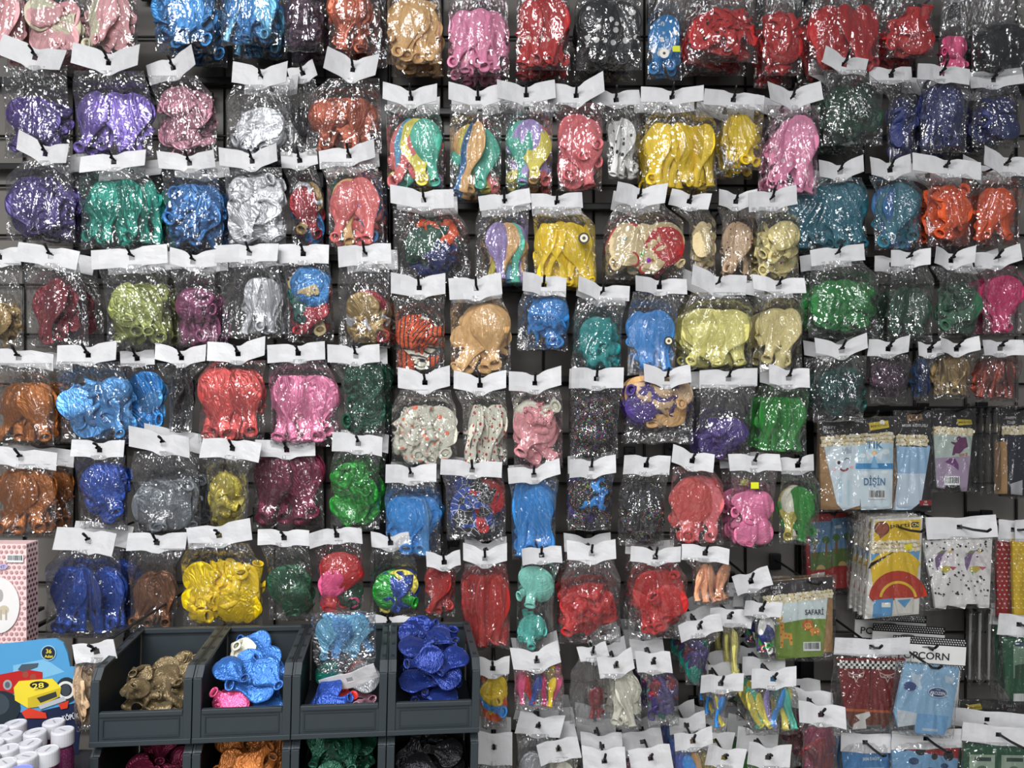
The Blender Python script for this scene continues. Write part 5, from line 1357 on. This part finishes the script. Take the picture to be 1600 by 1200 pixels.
YC = -.40
SHZ = 0.935
p = Pack('soap_bubble_card', 60, 1060, YC, 'blue card printed with a red and yellow racing car', 'printed card')
zbot = 600 + (CAM.z - SHZ) / p.k
NV = (26, 36, 66); DK = (34, 44, 52)
p.art('card_board', [([(-60, 1012), (30, 1004), (58, 1000), (86, 998), (98, 1005), (105, 1022), (109, 1042), (130, 1046), (128, 1100), (120, zbot), (-60, zbot)], (78, 148, 196)), ([(-60, 1118), (60, 1112), (128, 1096), (122, zbot), (-60, zbot)], NV), ([(20, 1040), (70, 1030), (100, 1050), (60, 1062), (20, 1060)], (120, 178, 212))], .001, .003)
p.art('car_print', [([(-40, 1058), (0, 1054), (40, 1046), (66, 1050), (66, 1072), (10, 1086), (-40, 1086)], (176, 34, 34)), ([(28, 1046), (34, 1038), (60, 1036), (58, 1042), (36, 1050)], (70, 84, 94)), (circ(40, 1054, 5), (150, 70, 54)), (circ(52, 1058, 5), (150, 70, 54)), (circ(12, 1070, 7, 8), (150, 154, 160)), (circ(12, 1070, 4, 5), (90, 94, 100)),
    (circ(2, 1106, 30, 27), DK), (circ(-2, 1100, 17, 17), (58, 68, 76)), (circ(104, 1078, 17, 20), DK), (arc(103, 1078, 10, 14, 0, 360, 24), (214, 214, 210)), (circ(103, 1078, 7, 9), (60, 66, 74)),
    ([(22, 1074), (30, 1064), (82, 1060), (96, 1074), (94, 1088), (60, 1104), (44, 1106), (24, 1094)], (226, 204, 56)), ([(44, 1106), (44, 1090), (96, 1074), (94, 1088), (60, 1104)], (196, 172, 44)), ([(58, 1090), (88, 1080), (90, 1088), (64, 1098)], (52, 54, 50)), ([(60, 1102), (100, 1088), (104, 1094), (64, 1108)], (176, 180, 186)), ([(34, 1112), (46, 1106), (72, 1114), (74, 1122), (40, 1122)], (206, 62, 40)), ([(92, 1100), (108, 1094), (106, 1106), (96, 1108)], (200, 58, 40)),
    (circ(62, 1070, 15, 6), (38, 38, 34))], -.0002, .0004)
p.text(62, 1070, '28', 8, (236, 220, 90), -.0040, width=18, rollz=8)
p.art('count_badge', [(circ(76, 1020, 12), (150, 190, 214)), (circ(76, 1020, 10.6), (30, 40, 60))], -.0006, .0004)
p.text(77, 1017, '36', 6.5, (232, 212, 60), -.0014); p.text(77, 1025, 'Adet', 4.6, (232, 212, 60), -.0014)
p.text(112, 1118, 'KÖPÜK', 8, (226, 230, 234), -.0032, width=26, rollz=10)

bm = bmesh.new(); add_box(bm, (-.88, -.66, SHZ - .018), (-.622, YC + .02, SHZ - .0003), .002)
t = thing('display_stand', (-.72, -.55, 0), 'low stand beneath the white capped jars', 'stand')
x = bm_mesh('stand_top', bm); x.transform(Matrix.Translation((.72, .55, 0))); part('stand_top', x, flat((40, 40, 44), .5), t)
bm = bmesh.new(); add_box(bm, (-.13, -.10, 0), (.125, .08, SHZ - .018), .002); part('base', bm_mesh('base', bm), flat((40, 40, 44), .5), t)

def lathe(prof, n=28):
    vs, fs = [], []
    for r, z in prof:
        for j in range(n): vs.append((r * math.cos(2 * PI * j / n), r * math.sin(2 * PI * j / n), z))
    for i in range(len(prof) - 1):
        for j in range(n): fs.append((i * n + j, i * n + (j + 1) % n, (i + 1) * n + (j + 1) % n, (i + 1) * n + j))
    fs.append(tuple(range(n))[::-1]); fs.append(tuple((len(prof) - 1) * n + j for j in range(n)))
    return vs, fs
capm = mesh_from('screw_cap', *lathe([(.0138, .078), (.0142, .079), (.0142, .0955), (.0136, .0972), (.0120, .0978), (.0112, .0972), (.0112, .0970)]), False)
embm = mesh_from('cap_lettering', [(-.006, -.0016, .0974), (.006, -.0012, .0974), (.006, .0006, .0974), (-.006, .0002, .0974)], [(0, 1, 2, 3)], False)
jarm = mesh_from('jar_body', *lathe([(.0125, 0), (.0140, .002), (.0140, .066), (.0128, .073), (.0120, .077), (.0120, .079)]))
def jar_mat(name, rgb):
    m, nt, N, L, b = new_mat(name)
    tc = N.new('ShaderNodeTexCoord'); v = N.new('ShaderNodeTexVoronoi'); v.inputs['Scale'].default_value = 420
    L.new(tc.outputs['Object'], v.inputs['Vector'])
    r = N.new('ShaderNodeValToRGB'); r.color_ramp.elements[0].color = (*lin(tuple(min(255, c * 1.7) for c in rgb)), 1); r.color_ramp.elements[1].color = (*lin(rgb), 1); r.color_ramp.elements[1].position = .45
    L.new(v.outputs['Distance'], r.inputs[0]); L.new(r.outputs[0], b.inputs['Base Color'])
    b.inputs['Roughness'].default_value = .2; b.inputs['Coat Weight'].default_value = .6
    return m
JP = jar_mat('glitter_jar', (86, 34, 66)); JB = jar_mat('glitter_jar_blue', (70, 80, 150))
WC = flat((196, 196, 202), .38); BC = flat((128, 138, 206), .38)
zt = SHZ + .0975
def jar(px, py, cap, label, group=None, proto=None):
    d = (CAM.z - zt) * FPX / (py - 600)
    loc = Vector(((px - 800) * d / FPX, CAM.y + d, SHZ))
    if proto: return dup(proto, loc, label, group, (0, 0, px * .7))
    t = thing('glitter_jar', loc, label, 'jar', group, (0, 0, px * .7))
    part('jar_body', jarm.copy(), JB if cap is BC else JP, t); c = part('screw_cap', capm.copy(), cap, t)
    part('cap_lettering', embm.copy(), flat((150, 150, 156), .5), c)
    return t
J = jar(74, 1170, WC, 'white capped purple glitter jar standing nearest the bins, front')
G = 'white capped glitter jars'; GL = 'white capped glitter jar in the crowd below the blue car card'
for px, py in ((24, 1129), (84, 1127), (17, 1147), (55, 1143), (98, 1140), (-4, 1138), (47, 1160), (12, 1168), (40, 1181), (-12, 1160), (8, 1190), (-20, 1182)):
    jar(px, py, WC, GL, G, J)
jar(32, 1202, BC, 'lilac capped jar among white capped ones')
# ------------------------------------------------------------------ the wall, its wire grid, rails and posts
def structure(name, mesh, mat):
    o = link(name, mesh, mat); o['kind'] = 'structure'; return o

bm = bmesh.new(); add_box(bm, (-1.8, 0.0, 0.0), (1.8, 0.08, 2.75)); structure('wall_back', bm_mesh('wall_back', bm), flat((112, 108, 103), 0.55))
bm = bmesh.new(); add_box(bm, (-1.8, -3.6, -0.06), (1.8, 0.08, 0.0)); structure('floor', bm_mesh('floor', bm), flat((120, 116, 110), 0.4))
for i, px in enumerate((598, 1258)):
    x = at(px, 600, -0.01).x
    bm = bmesh.new(); add_box(bm, (x - .012, -0.020, 0.0), (x + .012, 0.0, 2.6), .002)
    structure('trim_%d' % (i + 1), bm_mesh('trim', bm), BLACK_METAL)
for i, (px0, px1, what) in enumerate(((-200, 585, 'first section beneath the purple and blue bags'), (611, 1245, 'middle section beneath the yellow and red bags'), (1271, 1750, 'last section behind the party packs'))):
    x0, x1 = at(px0, 0, -.01).x, at(px1, 0, -.01).x
    vs, fs = [], []
    n = max(2, round((x1 - x0) / 0.10))
    for j in range(n + 1):
        x = x0 + (x1 - x0) * j / n
        tube(vs, fs, [(x, -0.006, 0.0), (x, -0.006, 2.5)], 0.0025, 6)
    z = 0.1
    while z <= 2.5:
        tube(vs, fs, [(x0, -0.011, z), (x1, -0.011, z)], 0.0025, 6); z += 0.10
    o = link('wire_grid', mesh_from('wire_grid', vs, fs), BLACK_METAL)
    tag(o, 'black wire grid on the wall, ' + what, 'wire grid')
def rail(px0, px1, py, what):
    a, b = at(px0, py, -.02), at(px1, py, -.02)
    bm = bmesh.new(); add_box(bm, (a.x, -0.030, a.z - .007), (b.x, -0.017, a.z + .007), .002)
    o = link('hook_rail', bm_mesh('hook_rail', bm), BLACK_METAL); tag(o, 'black rail behind ' + what, 'rail')
rail(-60, 585, 128, 'the purple to copper bags, second row')
rail(-60, 585, 262, 'the indigo to pastel bags, third row')
rail(-60, 585, 404, 'the burgundy to gold bags, fourth row')
rail(-60, 585, 556, 'the amber to rose pink bags, fifth row')
rail(-60, 585, 690, 'the royal blue to wine red bags, sixth row')
rail(612, 1245, 176, 'the pastel to yellow bags, second row')
rail(612, 1245, 324, 'the flower printed to cream bags, third row')
rail(612, 1245, 452, 'the orange to cream bags, fourth row')
rail(612, 1245, 592, 'the white printed to green bags, fifth row')
rail(612, 1245, 720, 'the sky blue to pink bags, sixth row')
rail(1272, 1700, 140, 'the pine green to navy bags, second row')
rail(1272, 1700, 278, 'the petrol blue and orange bags, third row')
rail(1272, 1700, 408, 'the grass green to magenta bags, fourth row')
rail(1272, 1700, 640, 'the tooth and mermaid party packs')
rail(1272, 1700, 850, 'the rainbow and unicorn party packs')
# ------------------------------------------------------------------ light and camera
def area(name, loc, sx, sy, power, target=None, col=(1, 1, 1)):
    d = bpy.data.lights.new(name, 'AREA'); d.shape = 'RECTANGLE'; d.size = sx; d.size_y = sy; d.energy = power; d.color = col
    o = bpy.data.objects.new(name, d); COL.objects.link(o); o.location = loc
    if target:
        o.rotation_euler = (Vector(target) - Vector(loc)).to_track_quat('-Z', 'Y').to_euler()
    return o
for x, y, p in ((-0.85, -1.7, 40), (0.15, -2.0, 12), (-0.8, -3.1, 34), (0.5, -3.2, 8), (-0.8, -4.6, 34), (0.5, -4.8, 12), (-0.6, -6.4, 34), (0.7, -6.4, 16), (-2.0, -2.4, 20)):
    area('ceiling_lamp', (x, y, 2.72), 1.15, 0.30, p)
for x, y, p in ((-0.2, -1.5, 5), (0.75, -2.5, 5), (1.2, -3.6, 5), (0.2, -3.8, 6), (1.3, -5.4, 7), (0.0, -5.6, 7), (2.1, -2.6, 5), (-1.6, -4.0, 7), (0.9, -8.0, 9), (-0.6, -8.4, 9)):
    area('tube_lamp', (x, y, 2.70), 1.2, 0.055, p)
for x in (-1.9, 0.25, 2.2):  # unseen light strips added behind the camera for upright glints on the film
    area('added_glint_strip', (x, -8.5, 1.45), 0.28, 2.0, 20, (x * .3, 0, 1.45), (0.95, 0.98, 1.0))
w = bpy.data.worlds.new('shop'); S.world = w; w.use_nodes = True
w.node_tree.nodes['Background'].inputs[0].default_value = (0.80, 0.84, 0.9, 1)
w.node_tree.nodes['Background'].inputs[1].default_value = 0.09
cd = bpy.data.cameras.new('camera'); cam = bpy.data.objects.new('camera', cd); COL.objects.link(cam)
cam.location = CAM; cam.rotation_euler = (PI / 2, 0, 0)
cd.sensor_width = 36; cd.lens = LENS; cd.clip_start = 0.02
S.camera = cam
S.view_settings.view_transform = 'Standard'; S.view_settings.look = 'None'; S.view_settings.gamma = 1; S.view_settings.use_curve_mapping = False
S.view_settings.exposure = 0.2
S.cycles.transparent_max_bounces = 40
S.cycles.max_bounces = 8; S.cycles.diffuse_bounces = 3; S.cycles.glossy_bounces = 3
S.cycles.caustics_reflective = False; S.cycles.caustics_refractive = False
